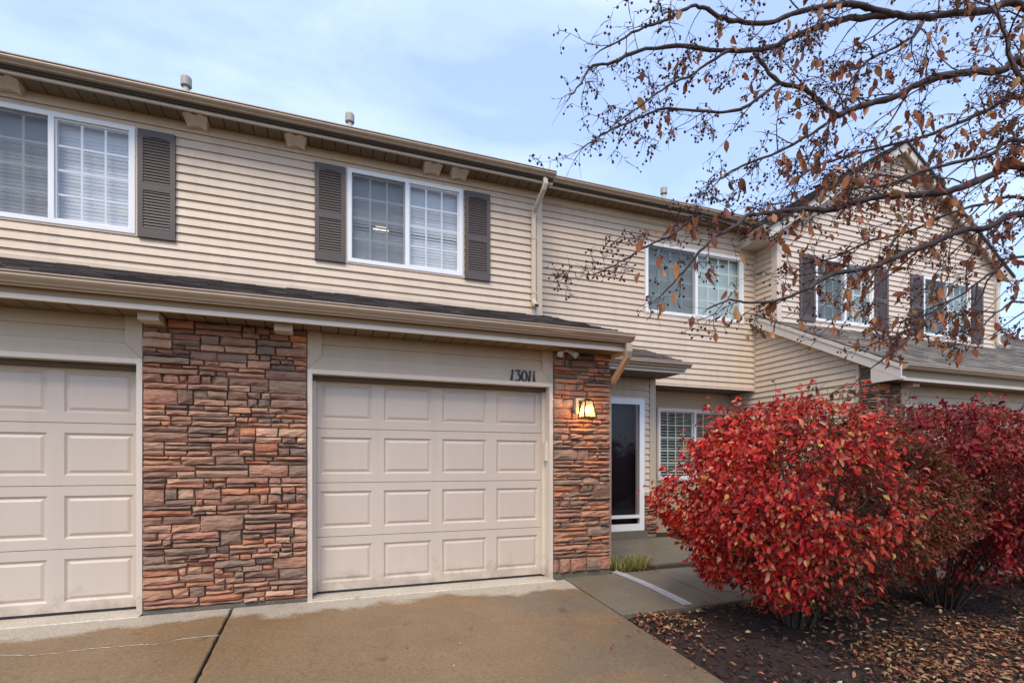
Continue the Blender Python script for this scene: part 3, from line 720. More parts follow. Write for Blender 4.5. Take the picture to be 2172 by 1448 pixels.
# scrolled brackets under the upper eave, plain blocks under the lower one
for u in (8, 414, 627, 919, 976):
    p = at_y(u, 0, 6.83); eave_bracket(A, p.x, 6.974, 5.271, 0.25, 0.072)
for u in (320, 602):
    p = at_y(u, 0, 5.05); G().box(p.x - 0.075, p.x + 0.075, 4.98, 5.17, 2.44, 2.501).done('eave_block', M['grey_white'], A)
# --- garage roof, eave and soffit
GS, GY0, GZ0 = 0.355, 4.80, 2.668
G().prism([(GY0, GZ0 - 0.004), (YRB - 0.03, GZ0 - 0.004 + GS * (YRB - 0.03 - GY0)), (YRB - 0.03, GZ0 - 0.10 + GS * (YRB - 0.03 - GY0)), (GY0, GZ0 - 0.10)], 3.0, 3.12).done('roof_deck', M['trim'], A)
G().prism([(GY0, GZ0 - 0.004), (YU - 0.02, GZ0 - 0.004 + GS * (YU - 0.02 - GY0)), (YU - 0.02, GZ0 - 0.10 + GS * (YU - 0.02 - GY0)), (GY0, GZ0 - 0.10)], -6.2, 2.999).done('roof_deck', M['trim'], A)
shingles(A, -5.0, 2.99, GY0 - 0.015, GZ0, GS, YU - 0.02, TONE_D, 3)
shingles(A, 2.99, 3.13, GY0 - 0.015, GZ0, GS, YRB - 0.03, TONE_D, 4, edge_r=1)
zt = GZ0 + GS * (YU - GY0)
G().box(-5.0, XC - 0.05, YU - 0.035, YU - 0.019, zt - 0.02, zt + 0.045).done('roof_flashing', M['siding'], A)
G().box(-5.0, 3.12, 4.855, 4.875, 2.490, 2.656).done('fascia', M['fascia'], A)
gutter(A, -5.0, 3.155, 4.853, 2.662)
soffit(A, -5.0, 3.10, 4.876, YG + 0.03, 2.501)
G().box(3.101, 3.118, 4.876, 7.4, 2.46, 2.68).done('rake_board', M['trim'], A)
# --- garage doors, casings, header trim
for o in (opL, opR):
    c = 0.042
    plate(o[0] - c, o[1] + c, -0.045, o[3] + c, YG - 0.015, YG + 0.155, [(o[0], o[1], -0.3, o[3])]).done('door_casing', M['casing'], A)
    garage_door(A, o[0] - 0.004, o[1] + 0.004, YG + 0.158)
    G().box(o[0] - 0.03, o[1] + 0.03, YG + 0.085, YG + 0.155, 2.062, 2.104).done('header_shade_strip', M['header_shade'], A)  # added strip, painted as the shadow the header casts on the door top
    for x in (o[0], o[1] - 0.032): G().box(x, x + 0.032, YG + 0.118, YG + 0.156, 0.0, 2.06).done('door_stop', M['casing'], A)
    L0, L1, zb = o[0] - c, o[1] + c, o[3] + c + 0.002; w = 0.125; ya, yb = YG - 0.010, YG + 0.031
    poly([(L0, zb), (L0 + w, zb + w), (L0 + w, 2.50), (L0, 2.50)], ya, yb).done('trim_board', M['trim'], A)
    poly([(L1, zb), (L1, 2.50), (L1 - w, 2.50), (L1 - w, zb + w)], ya, yb).done('trim_board', M['trim'], A)
    poly([(L0 + 0.003, zb), (L1 - 0.003, zb), (L1 - w - 0.001, zb + w - 0.002), (L0 + w + 0.001, zb + w - 0.002)], ya + 0.002, yb).done('header_board', M['trim'], A)
    siding(A, YF(YG + 0.022), L0 + w, L1 - w, zb + w, 2.50, M['trim'], expo=0.118, zbase=zb + w - 0.002)
    # pale concrete sill under the door
    G().add([(o[0] - c, YG + 0.20, -0.022), (o[1] + c, YG + 0.20, -0.022), (o[1] + c, 5.095, -0.026), (o[0] - c, 5.095, -0.026), (o[0] - c, 5.07, -0.06), (o[1] + c, 5.07, -0.06)],
            [(0, 3, 2, 1), (3, 4, 5, 2)]).done('garage_sill', M['sill'], A)
    G().box(o[0] - c, o[1] + c, YG + 0.2, 9.5, -0.05, -0.022).done('garage_floor', M['foundation'], A)
# small key box on the right jamb
p = at_y(1158, 960, YG + 0.05); G().box(opR[1] - 0.030, opR[1] + 0.004, YG + 0.035, YG + 0.085, 1.285, 1.50).done('key_box', M['casing'], A)
# --- stone
MP = YF(YG - 0.002)
for nm, a, b, seed in (('stone_panel', -1.467, -0.161, 21), ('stone_pillar', 2.379, 3.10, 22)):
    zs = -0.005 if a < 0 else 0.035
    s = G().box(a, b, YG - 0.0, YG + 0.031, zs, 2.50).done(nm, M['mortar'], A)
    stones(s, MP, a + 0.002, b - 0.002, zs + 0.004, 2.497, seed, 1.12)
    G().box(a, b, YG - 0.018, YG + 0.031, -0.3, zs).done('foundation_edge', M['foundation'], A)
s = G().box(5.02 - 0.22, 5.035, YE - 0.02, YE + 0.0, 0.05, 0.74).done('stone_wainscot', M['mortar'], A)
stones(s, YF(YE - 0.02), 4.802, 5.035, 0.06, 0.74, 33)
G().box(4.80, 5.06, YE - 0.10, YE + 0.0, 0.742, 0.80).done('stone_ledge', M['sill'], A)
G().box(3.06, 5.04, YE - 0.03, YE + 0.05, -0.1, 0.055).done('foundation_edge', M['foundation'], A)
G().box(3.70, 4.84, YE - 0.07, YE + 0.06, 0.0, 0.185).done('door_sill', M['walk'], A)
# --- entry door with storm door
d = plate(pdoor[0], pdoor[1], pdoor[2], pdoor[3], YE - 0.045, YE + 0.03, [(pdoor[0] + 0.085, pdoor[1] - 0.085, pdoor[2] + 0.25, pdoor[3] - 0.09), (pdoor[0] + 0.085, pdoor[1] - 0.085, pdoor[2] + 0.105, pdoor[2] + 0.20)]).done('storm_door', M['white'], A)
G().add([(pdoor[0] + 0.08, YE - 0.02, pdoor[2] + 0.1), (pdoor[1] - 0.08, YE - 0.02, pdoor[2] + 0.1), (pdoor[1] - 0.08, YE - 0.02, pdoor[3] - 0.085), (pdoor[0] + 0.08, YE - 0.02, pdoor[3] - 0.085)], [(0, 1, 2, 3)]).done('pane', M['glass_door'], d)
G().box(pdoor[1] - 0.125, pdoor[1] - 0.105, YE - 0.014, YE + 0.02, pdoor[2] + 0.25, pdoor[3] - 0.09).done('screen_rail', M['grey_white'], d)
plate(pdoor[0] - 0.03, pdoor[1] + 0.03, pdoor[2] - 0.01, pdoor[3] + 0.04, YE - 0.025, YE + 0.12, [(pdoor[0] - 0.0005, pdoor[1] + 0.0005, pdoor[2] - 0.02, pdoor[3] + 0.0005)]).done('door_frame', M['casing'], A)
e = G().box(pdoor[0] + 0.01, pdoor[1] - 0.01, YE + 0.09, YE + 0.135, pdoor[2], pdoor[3] - 0.01).done('entry_door', M['entry_door'], A)
# --- entry roof
ES, EY0, EZ0, EX1 = 0.38, 6.33, 2.775, 5.12
G().prism([(EY0, EZ0 - 0.004), (YRB - 0.03, EZ0 - 0.004 + ES * (YRB - 0.03 - EY0)), (YRB - 0.03, EZ0 - 0.12), (EY0, EZ0 - 0.12)], 3.125, EX1 - 0.01).done('roof_deck', M['trim'], A)
shingles(A, 3.13, EX1 - 0.004, EY0 - 0.015, EZ0, ES, YRB - 0.03, TONE_E, 6, edge_r=1)
G().box(3.13, EX1, 6.375, 6.395, 2.618, 2.762).done('fascia', M['fascia'], A)
gutter(A, 3.13, EX1 + 0.045, 6.373, 2.768)
soffit(A, 3.13, EX1 - 0.002, 6.396, YE + 0.0, 2.627)
# --- downspouts
X1 = 2.875
rect_pipe(A, [(X1 + 0.055, 6.64, 5.30), (X1 + 0.055, 6.64, 5.22), (X1 + 0.045, 6.67, 5.16), (X1 + 0.01, 6.84, 5.00), (X1, 6.925, 4.93), (X1, 6.945, 4.85), (X1, 6.945, 3.66), (X1, 6.92, 3.60), (X1, 6.83, 3.545)])
for z in (4.55, 3.75): G().box(X1 - 0.04, X1 + 0.04, 6.915, 6.975, z, z + 0.018).done('pipe_strap', M['downspout'], A)
G().box(X1 - 0.026, X1 + 0.026, 6.822, 6.8295, 3.532, 3.565).done('pipe_mouth', M['dark'], A)
X2 = 3.105
rect_pipe(A, [(X2, 4.79, 2.56), (X2, 4.79, 2.48), (X2 + 0.005, 4.82, 2.42), (X2 + 0.03, 5.12, 2.24), (X2 + 0.045, 5.26, 2.16), (X2 + 0.045, 5.30, 2.08), (X2 + 0.045, 5.30, 0.06)], 0.072, 0.055, mat='gutter')
# --- house number 13011
def number(parent, x, z, h, y):
    def stroke(pts, w):
        g = G(); n = len(pts)
        P = [Vector((a, b, 0)) for a, b in pts]; Lf, Rt = [], []
        for i in range(n):
            q = (P[min(i + 1, n - 1)] - P[max(i - 1, 0)]).normalized(); s = Vector((-q.y, q.x, 0)) * w[i] / 2; Lf.append(P[i] + s); Rt.append(P[i] - s)
        for yy in (y - 0.008, y):
            g.v += [(p.x, yy, p.y) for p in Lf] + [(p.x, yy, p.y) for p in Rt]
        for i in range(n - 1):
            for o in (0, 2 * n): g.f.append((o + i, o + i + 1, o + n + i + 1, o + n + i))
            g.f += [(i, i + 1, 2 * n + i + 1, 2 * n + i), (n + i, n + i + 1, 3 * n + i + 1, 3 * n + i)]
        g.f += [(0, n, 3 * n, 2 * n), (n - 1, 2 * n - 1, 4 * n - 1, 3 * n - 1)]
        return g
    def one(x0):
        g = stroke([(x0 + 0.010, z), (x0 + 0.012, z + h * 0.3), (x0 + 0.020, z + h * 0.65), (x0 + 0.026, z + h)], [0.026, 0.024, 0.018, 0.012])
        k = stroke([(x0 + 0.006, z + h * 0.86), (x0 + 0.024, z + h * 0.95)], [0.010, 0.014]); g.add(k.v, k.f); return g
    one(x).done('house_number', M['number'], parent)
    X = x + 0.052
    stroke([(X, z + h * 0.90), (X + 0.02, z + h * 0.955), (X + 0.06, z + h * 0.95), (X + 0.048, z + h * 0.83), (X + 0.026, z + h * 0.66), (X + 0.045, z + h * 0.60), (X + 0.060, z + h * 0.42), (X + 0.058, z + h * 0.2), (X + 0.042, z + h * 0.06), (X + 0.018, z + h * 0.03), (X - 0.004, z + h * 0.11)],
           [0.010, 0.016, 0.014, 0.016, 0.012, 0.020, 0.026, 0.025, 0.018, 0.012, 0.009]).done('house_number', M['number'], parent)
    X = x + 0.135 + 0.024
    pts = [(X + 0.029 * math.sin(a) , z + h * 0.49 + h * 0.47 * math.cos(a)) for a in [2 * math.pi * i / 20 for i in range(21)]]
    stroke(pts, [0.009 + 0.014 * abs(math.sin(2 * math.pi * i / 20)) for i in range(21)]).done('house_number', M['number'], parent)
    one(x + 0.205).done('house_number', M['number'], parent)
    X = x + 0.262
    stroke([(X + 0.012, z), (X + 0.011, z + h * 0.25), (X + 0.009, z + h * 0.5), (X + 0.013, z + h * 0.78)], [0.026, 0.024, 0.018, 0.016]).done('house_number', M['number'], parent)
    stroke([(X, z + h * 0.88), (X + 0.022, z + h * 0.97)], [0.012, 0.014]).done('house_number', M['number'], parent)
p = at_y(1083, 807, YG - 0.012)
number(A, p.x, p.z + 0.002, 0.118, YG - 0.0115)
# --- flood lamp under the eave beside the pillar
p = at_y(1200, 745, 5.02); fl = G().tube([(p.x, p.y, 2.50), (p.x, p.y, 2.475)], 0.036, 12).done('flood_lamp', M['vent'], A)
for s in (-1, 1): G().tube([(p.x + s * 0.03, p.y, 2.48), (p.x + s * 0.07, p.y - 0.04, 2.45), (p.x + s * 0.10, p.y - 0.07, 2.42)], [0.016, 0.026, 0.034], 10).done('lamp_head', M['vent'], fl)

# ================================================================== gabled neighbour
TH_B = empty('townhouse', (10.8, 7.0, 0.0), 'gabled townhouse wing with shuttered upper windows behind the bare branches', 'townhouse')
B = TH_B
XR = 14.02; XM = (XW + XR) / 2
wB1, wB2 = (8.56, 10.10, 3.91, 5.12), (11.58, 13.12, 3.91, 5.12)
PEAK, SL = 7.62, 0.636
plate(XW, XR, 3.0, 5.5, YU + 0.002, YU + 0.14, [wB1, wB2]).done('wall', M['siding_pale'], B)
poly([(XW, 5.5), (XR, 5.5), (XM, 5.5 + SL * (XR - XM))], YU + 0.002, YU + 0.14).done('gable_wall', M['siding_pale'], B)
gz0 = 3.70
hol = [(w[0] - t, w[1] + t, w[2] - t, w[3] + t) for w in (wB1, wB2)]
cl = lambda z: (XW + 0.085, XR - 0.085) if z < 5.36 else (max(XW + 0.085, XM - (PEAK - 0.15 - z) / SL), min(XR - 0.085, XM + (PEAK - 0.15 - z) / SL))
siding(B, YF(YU), XW + 0.085, XR - 0.085, gz0, PEAK - 0.2, M['siding_pale'], holes=hol, clip=cl, seed=12, zbase=gz0)
window(B, *wB1, YU, 3, 4, screen=0, glass='glass_green', tilt=60); window(B, *wB2, YU, 3, 4, screen=0, glass='glass_green', tilt=60)
for w in (wB1, wB2):
    shutter(B, w[0] - 0.405, w[0] - 0.028, 3.88, 5.11, YU); shutter(B, w[1] + 0.028, w[1] + 0.405, 3.88, 5.11, YU)
G().box(XW - 0.02, XW + 0.083, YU - 0.03, YU + 0.10, 3.6, 5.44).done('corner_post', M['siding_pale'], B)
G().box(XR - 0.083, XR + 0.02, YU - 0.03, YU + 0.10, 3.6, 5.44).done('corner_post', M['grey_white'], B)
# side wall facing the entry court
XS = lambda tt, o, z: (XW - o, tt, z)
WS, WY0, WZ0 = 0.53, 4.82, 2.66            # lower roof of the wing
G().add([(XW + 0.001, 5.2, -0.2), (XW + 0.001, YP + 0.1, -0.2), (XW + 0.001, YP + 0.1, 5.5), (XW + 0.001, YU, 5.5), (XW + 0.001, YU, WZ0 + WS * (YU - WY0)), (XW + 0.001, 5.2, WZ0 + WS * (5.2 - WY0) - 0.1),
         (XW + 0.12, 5.2, -0.2), (XW + 0.12, YP + 0.1, -0.2), (XW + 0.12, YP + 0.1, 5.5), (XW + 0.12, YU, 5.5), (XW + 0.12, YU, WZ0 + WS * (YU - WY0)), (XW + 0.12, 5.2, WZ0 + WS * (5.2 - WY0) - 0.1)],
        [(5, 4, 3, 2, 1, 0), (6, 7, 8, 9, 10, 11)] + [(i, (i + 1) % 6, 6 + (i + 1) % 6, 6 + i) for i in range(6)]).done('side_wall', M['siding'], B)
siding(B, XS, 5.50, YP, 0.05, 2.62, M['siding'], seed=14, zbase=0.05)
top = lambda z: (max(5.50, WY0 + (z - (WZ0 - 0.10)) / WS), YRB - 0.045)
siding(B, XS, 5.50, YRB - 0.045, 2.62, 5.40, M['siding'], clip=lambda z: (top(z)[0], YRB - 0.045) if z < 3.72 else (YU + 0.07, YRB - 0.045), seed=15, zbase=2.59)
# gable roof and rakes
def gable_piece(off_t, th, y0, y1, name, mat, ext=0.36, drop=0.0):
    g = G(); xl, xr = XW - ext, XR + ext
    for s in (-1, 1):
        xe = xl if s < 0 else xr; zt = PEAK + off_t; ze = zt - SL * abs(xe - XM)
        q = [(XM, zt), (xe, ze), (xe, ze - th), (XM, zt - th)]
        n = len(q); vs = [(x, y0, z) for x, z in q] + [(x, y1, z) for x, z in q]
        G().add(vs, [(0, 1, 2, 3), (7, 6, 5, 4)] + [(i, 4 + i, 4 + (i + 1) % 4, (i + 1) % 4) for i in range(4)]).done(name, mat, B)
gable_piece(0.06, 0.05, 6.80, 13.5, 'gable_roof', M['asphalt'])
gable_piece(0.009, 0.17, 6.835, 6.865, 'rake_board', M['grey_white'], 0.34)
gable_piece(-0.02, 0.03, 6.866, YU - 0.02, 'rake_soffit', M['grey_white'], 0.33)
gable_piece(-0.05, 0.15, YU - 0.026, YU - 0.001, 'frieze_board', M['siding_pale'], -0.02)
# shingles on the slope facing the entry court, which shows beside the rake
def side_shingles():
    rr = random.Random(9); k = math.hypot(1, SL); g = G(); cols = []; dx = 0.14 / k; x = XW - 0.38
    while x < XM - 0.01:
        xe = min(x + dx * 1.02, XM); y = 6.78
        while y < 11.0:
            w = rr.uniform(0.18, 0.36); th = rr.choice((0.006, 0.010, 0.014)); za = PEAK + 0.062 - SL * (XM - x); zb = PEAK + 0.062 - SL * (XM - xe)
            a, b = y, y + w - 0.004
            g.add([(x, a, za), (x, b, za), (x - SL / k * th, a, za + th / k), (x - SL / k * th, b, za + th / k), (xe, a, zb + 0.002), (xe, b, zb + 0.002)], [(1, 0, 2, 3), (3, 2, 4, 5), (0, 4, 2), (1, 3, 5)])
            c = rr.choice(TONE_D); f = rr.uniform(0.9, 1.4); cols += [tuple(q * f for q in c)] * 4; y += w
        x += dx
    me = mesh('shingles', g.v, g.f); set_cols(me, cols); ob('shingles', me, M['shingle'], B, 'stuff')
side_shingles()
# left eave return and short gutter of the gable
ez = PEAK + 0.06 - SL * (XM - (XW - 0.36))
G().box(XW - 0.36, XW - 0.02, 6.84, YRB + 0.2, ez - 0.17, ez - 0.15).done('eave_soffit', M['grey_white'], B)
G().prism([(XW - 0.36 + a, ez - 0.13 + z) for a, z in ((0, 0), (-0.083, 0), (-0.088, 0.010), (-0.112, 0.046), (-0.121, 0.064), (-0.127, 0.11), (0, 0.11))], 6.82, YRB - 0.32, axis=1).done('gutter', M['gutter'], B)
G().box(XW - 0.37, XW - 0.35, 6.84, YRB, ez - 0.17, ez - 0.02).done('fascia', M['grey_white'], B)
# lower roof of the wing
xe1 = 19.0
G().prism([(WY0, WZ0 - 0.004), (YU - 0.02, WZ0 - 0.004 + WS * (YU - 0.02 - WY0)), (YU - 0.02, WZ0 - 0.09 + WS * (YU - 0.02 - WY0)), (WY0, WZ0 - 0.09)], 7.50, XR + 0.03).done('roof_deck', M['trim'], B)
G().prism([(YU - 0.02, WZ0 - 0.004 + WS * (YU - 0.02 - WY0)), (YRB - 0.045, WZ0 - 0.004 + WS * (YRB - 0.045 - WY0)), (YRB - 0.045, WZ0 - 0.09 + WS * (YRB - 0.045 - WY0)), (YU - 0.02, WZ0 - 0.09 + WS * (YU - 0.02 - WY0))], 7.50, XW + 0.02).done('roof_deck', M['trim'], B)
G().prism([(WY0, WZ0 - 0.004), (10.0, WZ0 - 0.004 + WS * (10.0 - WY0)), (10.0, WZ0 - 0.2), (WY0, WZ0 - 0.2)], XR + 0.031, xe1).done('roof_deck', M['trim'], B)
shingles(B, 7.49, XR + 0.02, WY0 - 0.015, WZ0, WS, YU - 0.02, TONE_L, 16, edge_l=1)
shingles(B, 7.49, XW, YU - 0.02, WZ0 + WS * (YU - 0.005 - WY0), WS, YRB - 0.05, TONE_L, 17, edge_l=1)
shingles(B, XR + 0.02, xe1, WY0 - 0.015, WZ0, WS, 9.9, TONE_L, 18)
G().box(XW, XR, YU - 0.026, YU - 0.001, gz0 - 0.08, gz0 - 0.001).done('skirt_board', M['siding_pale'], B)
# rake boards facing the court
def rake(x0, x1, za, zb, name, mat):
    y0, y1 = 4.80, YRB - 0.05
    G().prism([(y0, WZ0 + za + WS * (y0 - WY0)), (y1, WZ0 + za + WS * (y1 - WY0)), (y1, WZ0 + zb + WS * (y1 - WY0)), (y0, WZ0 + zb + WS * (y0 - WY0))], x0, x1).done(name, mat, B)
rake(7.497, 7.520, -0.015, -0.215, 'rake_board', M['grey_white']); rake(7.484, 7.497, -0.015, -0.075, 'rake_trim', M['grey_white'])
rake(7.521, XW - 0.018, -0.19, -0.205, 'rake_soffit', M['grey_white'])
G().prism([(4.80, WZ0 - 0.216 + WS * (4.80 - WY0)), (5.22, WZ0 - 0.216 + WS * (5.22 - WY0)), (5.22, 2.43), (4.80, 2.43)], 7.499, 7.519).done('eave_return', M['grey_white'], B)
G().box(7.52, 18.0, 4.852, 4.872, 2.43, 2.650).done('fascia', M['fascia'], B)
G().box(7.525, 18.0, 4.846, 4.876, 2.427, 2.468).done('fascia_lit_edge', M['casing'], B)  # paler strip for the lit bottom of the wing's fascia
gutter(B, 7.56, 18.0, 4.850, 2.655)
soffit(B, 7.53, 12.5, 4.874, YG + 0.02, 2.445)
# front of the neighbour's garage
opB = (8.20, 12.95, -0.2, 2.105)
plate(XW + 0.001, 18.0, -0.3, 2.46, YG + 0.032, YG + 0.2, [(opB[0] - 0.02, opB[1] + 0.02, -0.4, opB[3] + 0.02)]).done('garage_wall', M['trim'], B)
plate(opB[0] - 0.042, opB[1] + 0.042, -0.06, 2.147, YG - 0.015, YG + 0.155, [(opB[0], opB[1], -0.3, 2.105)]).done('door_casing', M['casing'], B)
garage_door(B, opB[0] - 0.004, opB[1] + 0.004, YG + 0.158)
siding(B, YF(YG + 0.022), 8.30, 12.9, 2.15, 2.44, M['trim'], expo=0.14, seed=31)
G().box(8.085, 8.27, YG - 0.01, YG + 0.031, 2.15, 2.44).done('trim_board', M['trim'], B)
s = G().box(XW - 0.004, 8.08, YG, YG + 0.031, -0.1, 2.44).done('stone_pillar', M['mortar'], B)
stones(s, YF(YG - 0.002), XW - 0.05, 8.078, 0.03, 2.44, 41)
s = G().box(XW - 0.012, XW, YG - 0.002, 5.46, -0.1, 2.70).done('stone_return', M['mortar'], B)
stones(s, lambda tt, o, z: (XW - 0.012 - o, tt, z), YG - 0.02, 5.455, 0.03, 2.52, 42)
G().box(XW - 0.05, XW - 0.001, 5.458, 5.50, -0.1, 2.75).done('corner_post', M['trim'], B)
p = at_y(1933, 812, 5.05); G().box(p.x - 0.08, p.x + 0.08, 4.98, 5.15, 2.385, 2.444).done('eave_block', M['grey_white'], B)
rect_pipe(B, [(XR - 0.03, 6.90, 5.25), (XR - 0.03, 6.93, 5.15), (XR - 0.03, 6.93, 3.95), (XR - 0.02, 6.90, 3.87), (XR + 0.12, 6.80, 3.80)], 0.085, 0.06, mat='grey_white')
G().box(XR - 0.05, XR - 0.0, YU + 0.14, 13.5, 2.7, 5.5).done('end_wall', M['siding_pale'], B)
nd = slope_slab(7.9, 13.4, -7.0, 5.10, drive_z).done('neighbour_driveway', M['drive'], kind='structure')

# ================================================================== wall lantern (lit)
lp = at_y(1243, 868, 5.02)
LN = empty('wall_lantern', (lp.x, YG - 0.05, lp.z), 'lit black wall lantern with tapered glass on the stone pillar', 'lantern')
lx, ly, lz = lp.x + 0.012, 5.015, lp.z
G().box(lx - 0.085, lx + 0.055, YG - 0.075, YG - 0.001, lz - 0.04, lz + 0.135).done('mounting_block', M['trim'], LN)
G().box(lx - 0.05, lx + 0.02, YG - 0.088, YG - 0.075, lz - 0.02, lz + 0.105).done('back_plate', M['number'], LN)
G().box(lx - 0.012, lx + 0.012, ly - 0.01, YG - 0.088, lz + 0.082, lz + 0.098).done('arm', M['number'], LN)
ht, hb, zt_, zb_ = 0.045, 0.075, lz + 0.088, lz - 0.092
cor = lambda h, z: [(lx - h, ly - h, z), (lx + h, ly - h, z), (lx + h, ly + h, z), (lx - h, ly + h, z)]
G().add(cor(ht + 0.006, zt_) + cor(0.02, zt_ + 0.03), [(3, 2, 1, 0), (4, 5, 6, 7)] + [(i, (i + 1) % 4, 4 + (i + 1) % 4, 4 + i) for i in range(4)]).done('cap', M['number'], LN)
for a, b in zip(cor(hb, zb_), cor(ht, zt_)): G().tube([a, b], 0.0090, 5).done('frame_bar', M['number'], LN)
cb = cor(hb, zb_)
for i in range(4): G().tube([cb[i], cb[(i + 1) % 4]], 0.0090, 5).done('frame_bar', M['number'], LN)
ct = cor(ht - 0.002, zt_); cb = cor(hb - 0.003, zb_)
for i in range(4): G().add([cb[i], cb[(i + 1) % 4], ct[(i + 1) % 4], ct[i]], [(0, 1, 2, 3)]).done('glass_pane', M['seeded'], LN)
G().tube([(lx, ly, lz + 0.085), (lx, ly, lz + 0.035)], 0.014, 8).done('socket', M['number'], LN)
bz = [(-0.045, 0.004), (-0.04, 0.016), (-0.02, 0.026), (0.005, 0.026), (0.025, 0.016), (0.035, 0.012)]
G().tube([(lx, ly, lz + a) for a, _ in bz], [r for _, r in bz], 10).done('bulb', M['bulb'], LN)
pl = bpy.data.lights.new('lantern_light', 'POINT'); pl.energy = 9.0; pl.color = (1.0, 0.50, 0.18); pl.shadow_soft_size = 0.045
plo = bpy.data.objects.new('lantern_light', pl); COL.objects.link(plo); plo.location = (lx, ly - 0.0, lz - 0.02)
# lit ceiling lamp in the room behind the middle upper window
cp_ = at_y(808, 487, 8.3)
g = G(); n = 14; pr = [(0.0, -0.045), (0.07, -0.040), (0.11, -0.022), (0.125, 0.0)]
for r, z in pr: g.v += [(cp_.x + r * math.cos(2 * math.pi * k / n), cp_.y + r * math.sin(2 * math.pi * k / n), cp_.z + z) for k in range(n)]
for i in range(3): g.f += [(i * n + k, i * n + (k + 1) % n, (i + 1) * n + (k + 1) % n, (i + 1) * n + k) for k in range(n)]
cl_ = g.done('ceiling_lamp', M['room_lamp']); tag(cl_, 'glowing ceiling lamp seen through the blind of the middle upper window', 'lamp')

# ================================================================== planting bed
def hash_noise(seed, n=7, smin=0.8, smax=3.0):
    rs = np.random.RandomState(seed); K = rs.normal(size=(n, 3)); K /= np.linalg.norm(K, axis=1)[:, None]; K *= rs.uniform(smin, smax, (n, 1)) * 2 * np.pi; ph = rs.uniform(0, 6.28, n)
    return lambda P: np.sin(P @ K.T + ph).sum(1) / math.sqrt(n)
bed_n = hash_noise(5, 8, 0.3, 1.6)
def bed_z(x, y): return drive_z(y) - 0.02 + 0.022 * float(bed_n(np.array([[x, y, 0.0]]))[0]) - (0.03 if (x < 2.62 or y > 3.93) else 0)
def bed():
    g = G(); nx, ny = 70, 80; xs = np.linspace(2.51, 7.85, nx); ys = np.linspace(-3.5, 3.995, ny)
    for y in ys:
        for x in xs: g.v.append((x, y, bed_z(x, y)))
    g.f = [(j * nx + i, j * nx + i + 1, (j + 1) * nx + i + 1, (j + 1) * nx + i) for j in range(ny - 1) for i in range(nx - 1)]
    return g.done('planting_bed', M['mulch'], kind='structure', smooth=True)
bed()
def leaf_mesh_arrays(P, D, U, Ln, Wd, fold, droop):
    """many simple leaves: 6 vertices and 4 quads-as-tris each; arrays (n,3)"""
    n = len(P); S = np.cross(D, U); S /= np.linalg.norm(S, axis=1)[:, None] + 1e-9; N = np.cross(S, D)
    Ln = Ln[:, None]; Wd = Wd[:, None]; f = fold[:, None]; d = droop[:, None]
    def pt(t, w, k): return P + D * Ln * t + S * Wd * w + N * (Wd * f * abs(w) * 2 + Ln * d * (0.25 - (t - 0.5) ** 2 * 1.6))
    V = np.stack([pt(0, 0, 0), pt(0.28, 0.40, 0), pt(0.62, 0.42, 0), pt(1.0, 0, 0), pt(0.62, -0.42, 0), pt(0.28, -0.40, 0), pt(0.5, 0, 0)], 1).reshape(-1, 3); b = np.arange(n)[:, None] * 7
    F = np.concatenate([b + [6, 0, 1], b + [6, 1, 2], b + [6, 2, 3], b + [6, 3, 4], b + [6, 4, 5], b + [6, 5, 0]], 1).reshape(-1, 3)
    return V, F
def fast_mesh(name, V, F):
    me = bpy.data.meshes.new(name); me.vertices.add(len(V)); me.vertices.foreach_set('co', np.asarray(V, np.float32).ravel())
    me.loops.add(F.size); me.loops.foreach_set('vertex_index', F.ravel().astype(np.int32))
    me.polygons.add(len(F)); me.polygons.foreach_set('loop_start', np.arange(0, F.size, F.shape[1], dtype=np.int32))
    me.polygons.foreach_set('loop_total', np.full(len(F), F.shape[1], np.int32)); me.update(calc_edges=True); return me
def unit(a): return a / (np.linalg.norm(a, axis=1)[:, None] + 1e-9)
def pick(pal, n, w=None):
    pal = np.array(pal); i = NR.choice(len(pal), n, p=None if w is None else np.array(w) / sum(w)); return pal[i] * NR.uniform(0.75, 1.2, (n, 1))
# mulch chips
def scatter_chips(n):
    x = NR.uniform(2.53, 7.8, n); y = 3.98 - np.abs(NR.uniform(0, 1, n)) ** 1.1 * 5.2
    keep = y < 3.985; x, y = x[keep], y[keep]; n = len(x)
    z = np.array([bed_z(a, b) for a, b in zip(x, y)]) + NR.uniform(0.0, 0.018, n)
    D = unit(np.stack([NR.normal(size=n), NR.normal(size=n), NR.normal(size=n) * 0.25], 1)); U = unit(np.stack([NR.normal(size=n) * 0.5, NR.normal(size=n) * 0.5, np.ones(n)], 1))
    V, F = leaf_mesh_arrays(np.stack([x, y, z], 1), D, U, NR.uniform(0.03, 0.085, n), NR.uniform(0.008, 0.022, n), NR.uniform(-0.3, 0.3, n), NR.uniform(-0.1, 0.4, n))
    me = fast_mesh('mulch', V, F); set_cols(me, np.repeat(pick([(0.016, 0.011, 0.009), (0.035, 0.018, 0.012), (0.06, 0.03, 0.018), (0.10, 0.055, 0.035), (0.022, 0.018, 0.018)], n), 6, axis=0))
    o = ob('mulch', me, M['chips']); tag(o, 'dark shredded bark mulch covering the planting bed', 'mulch', kind='stuff')
scatter_chips(15000)
litn = hash_noise(17, 6, 0.3, 1.0)
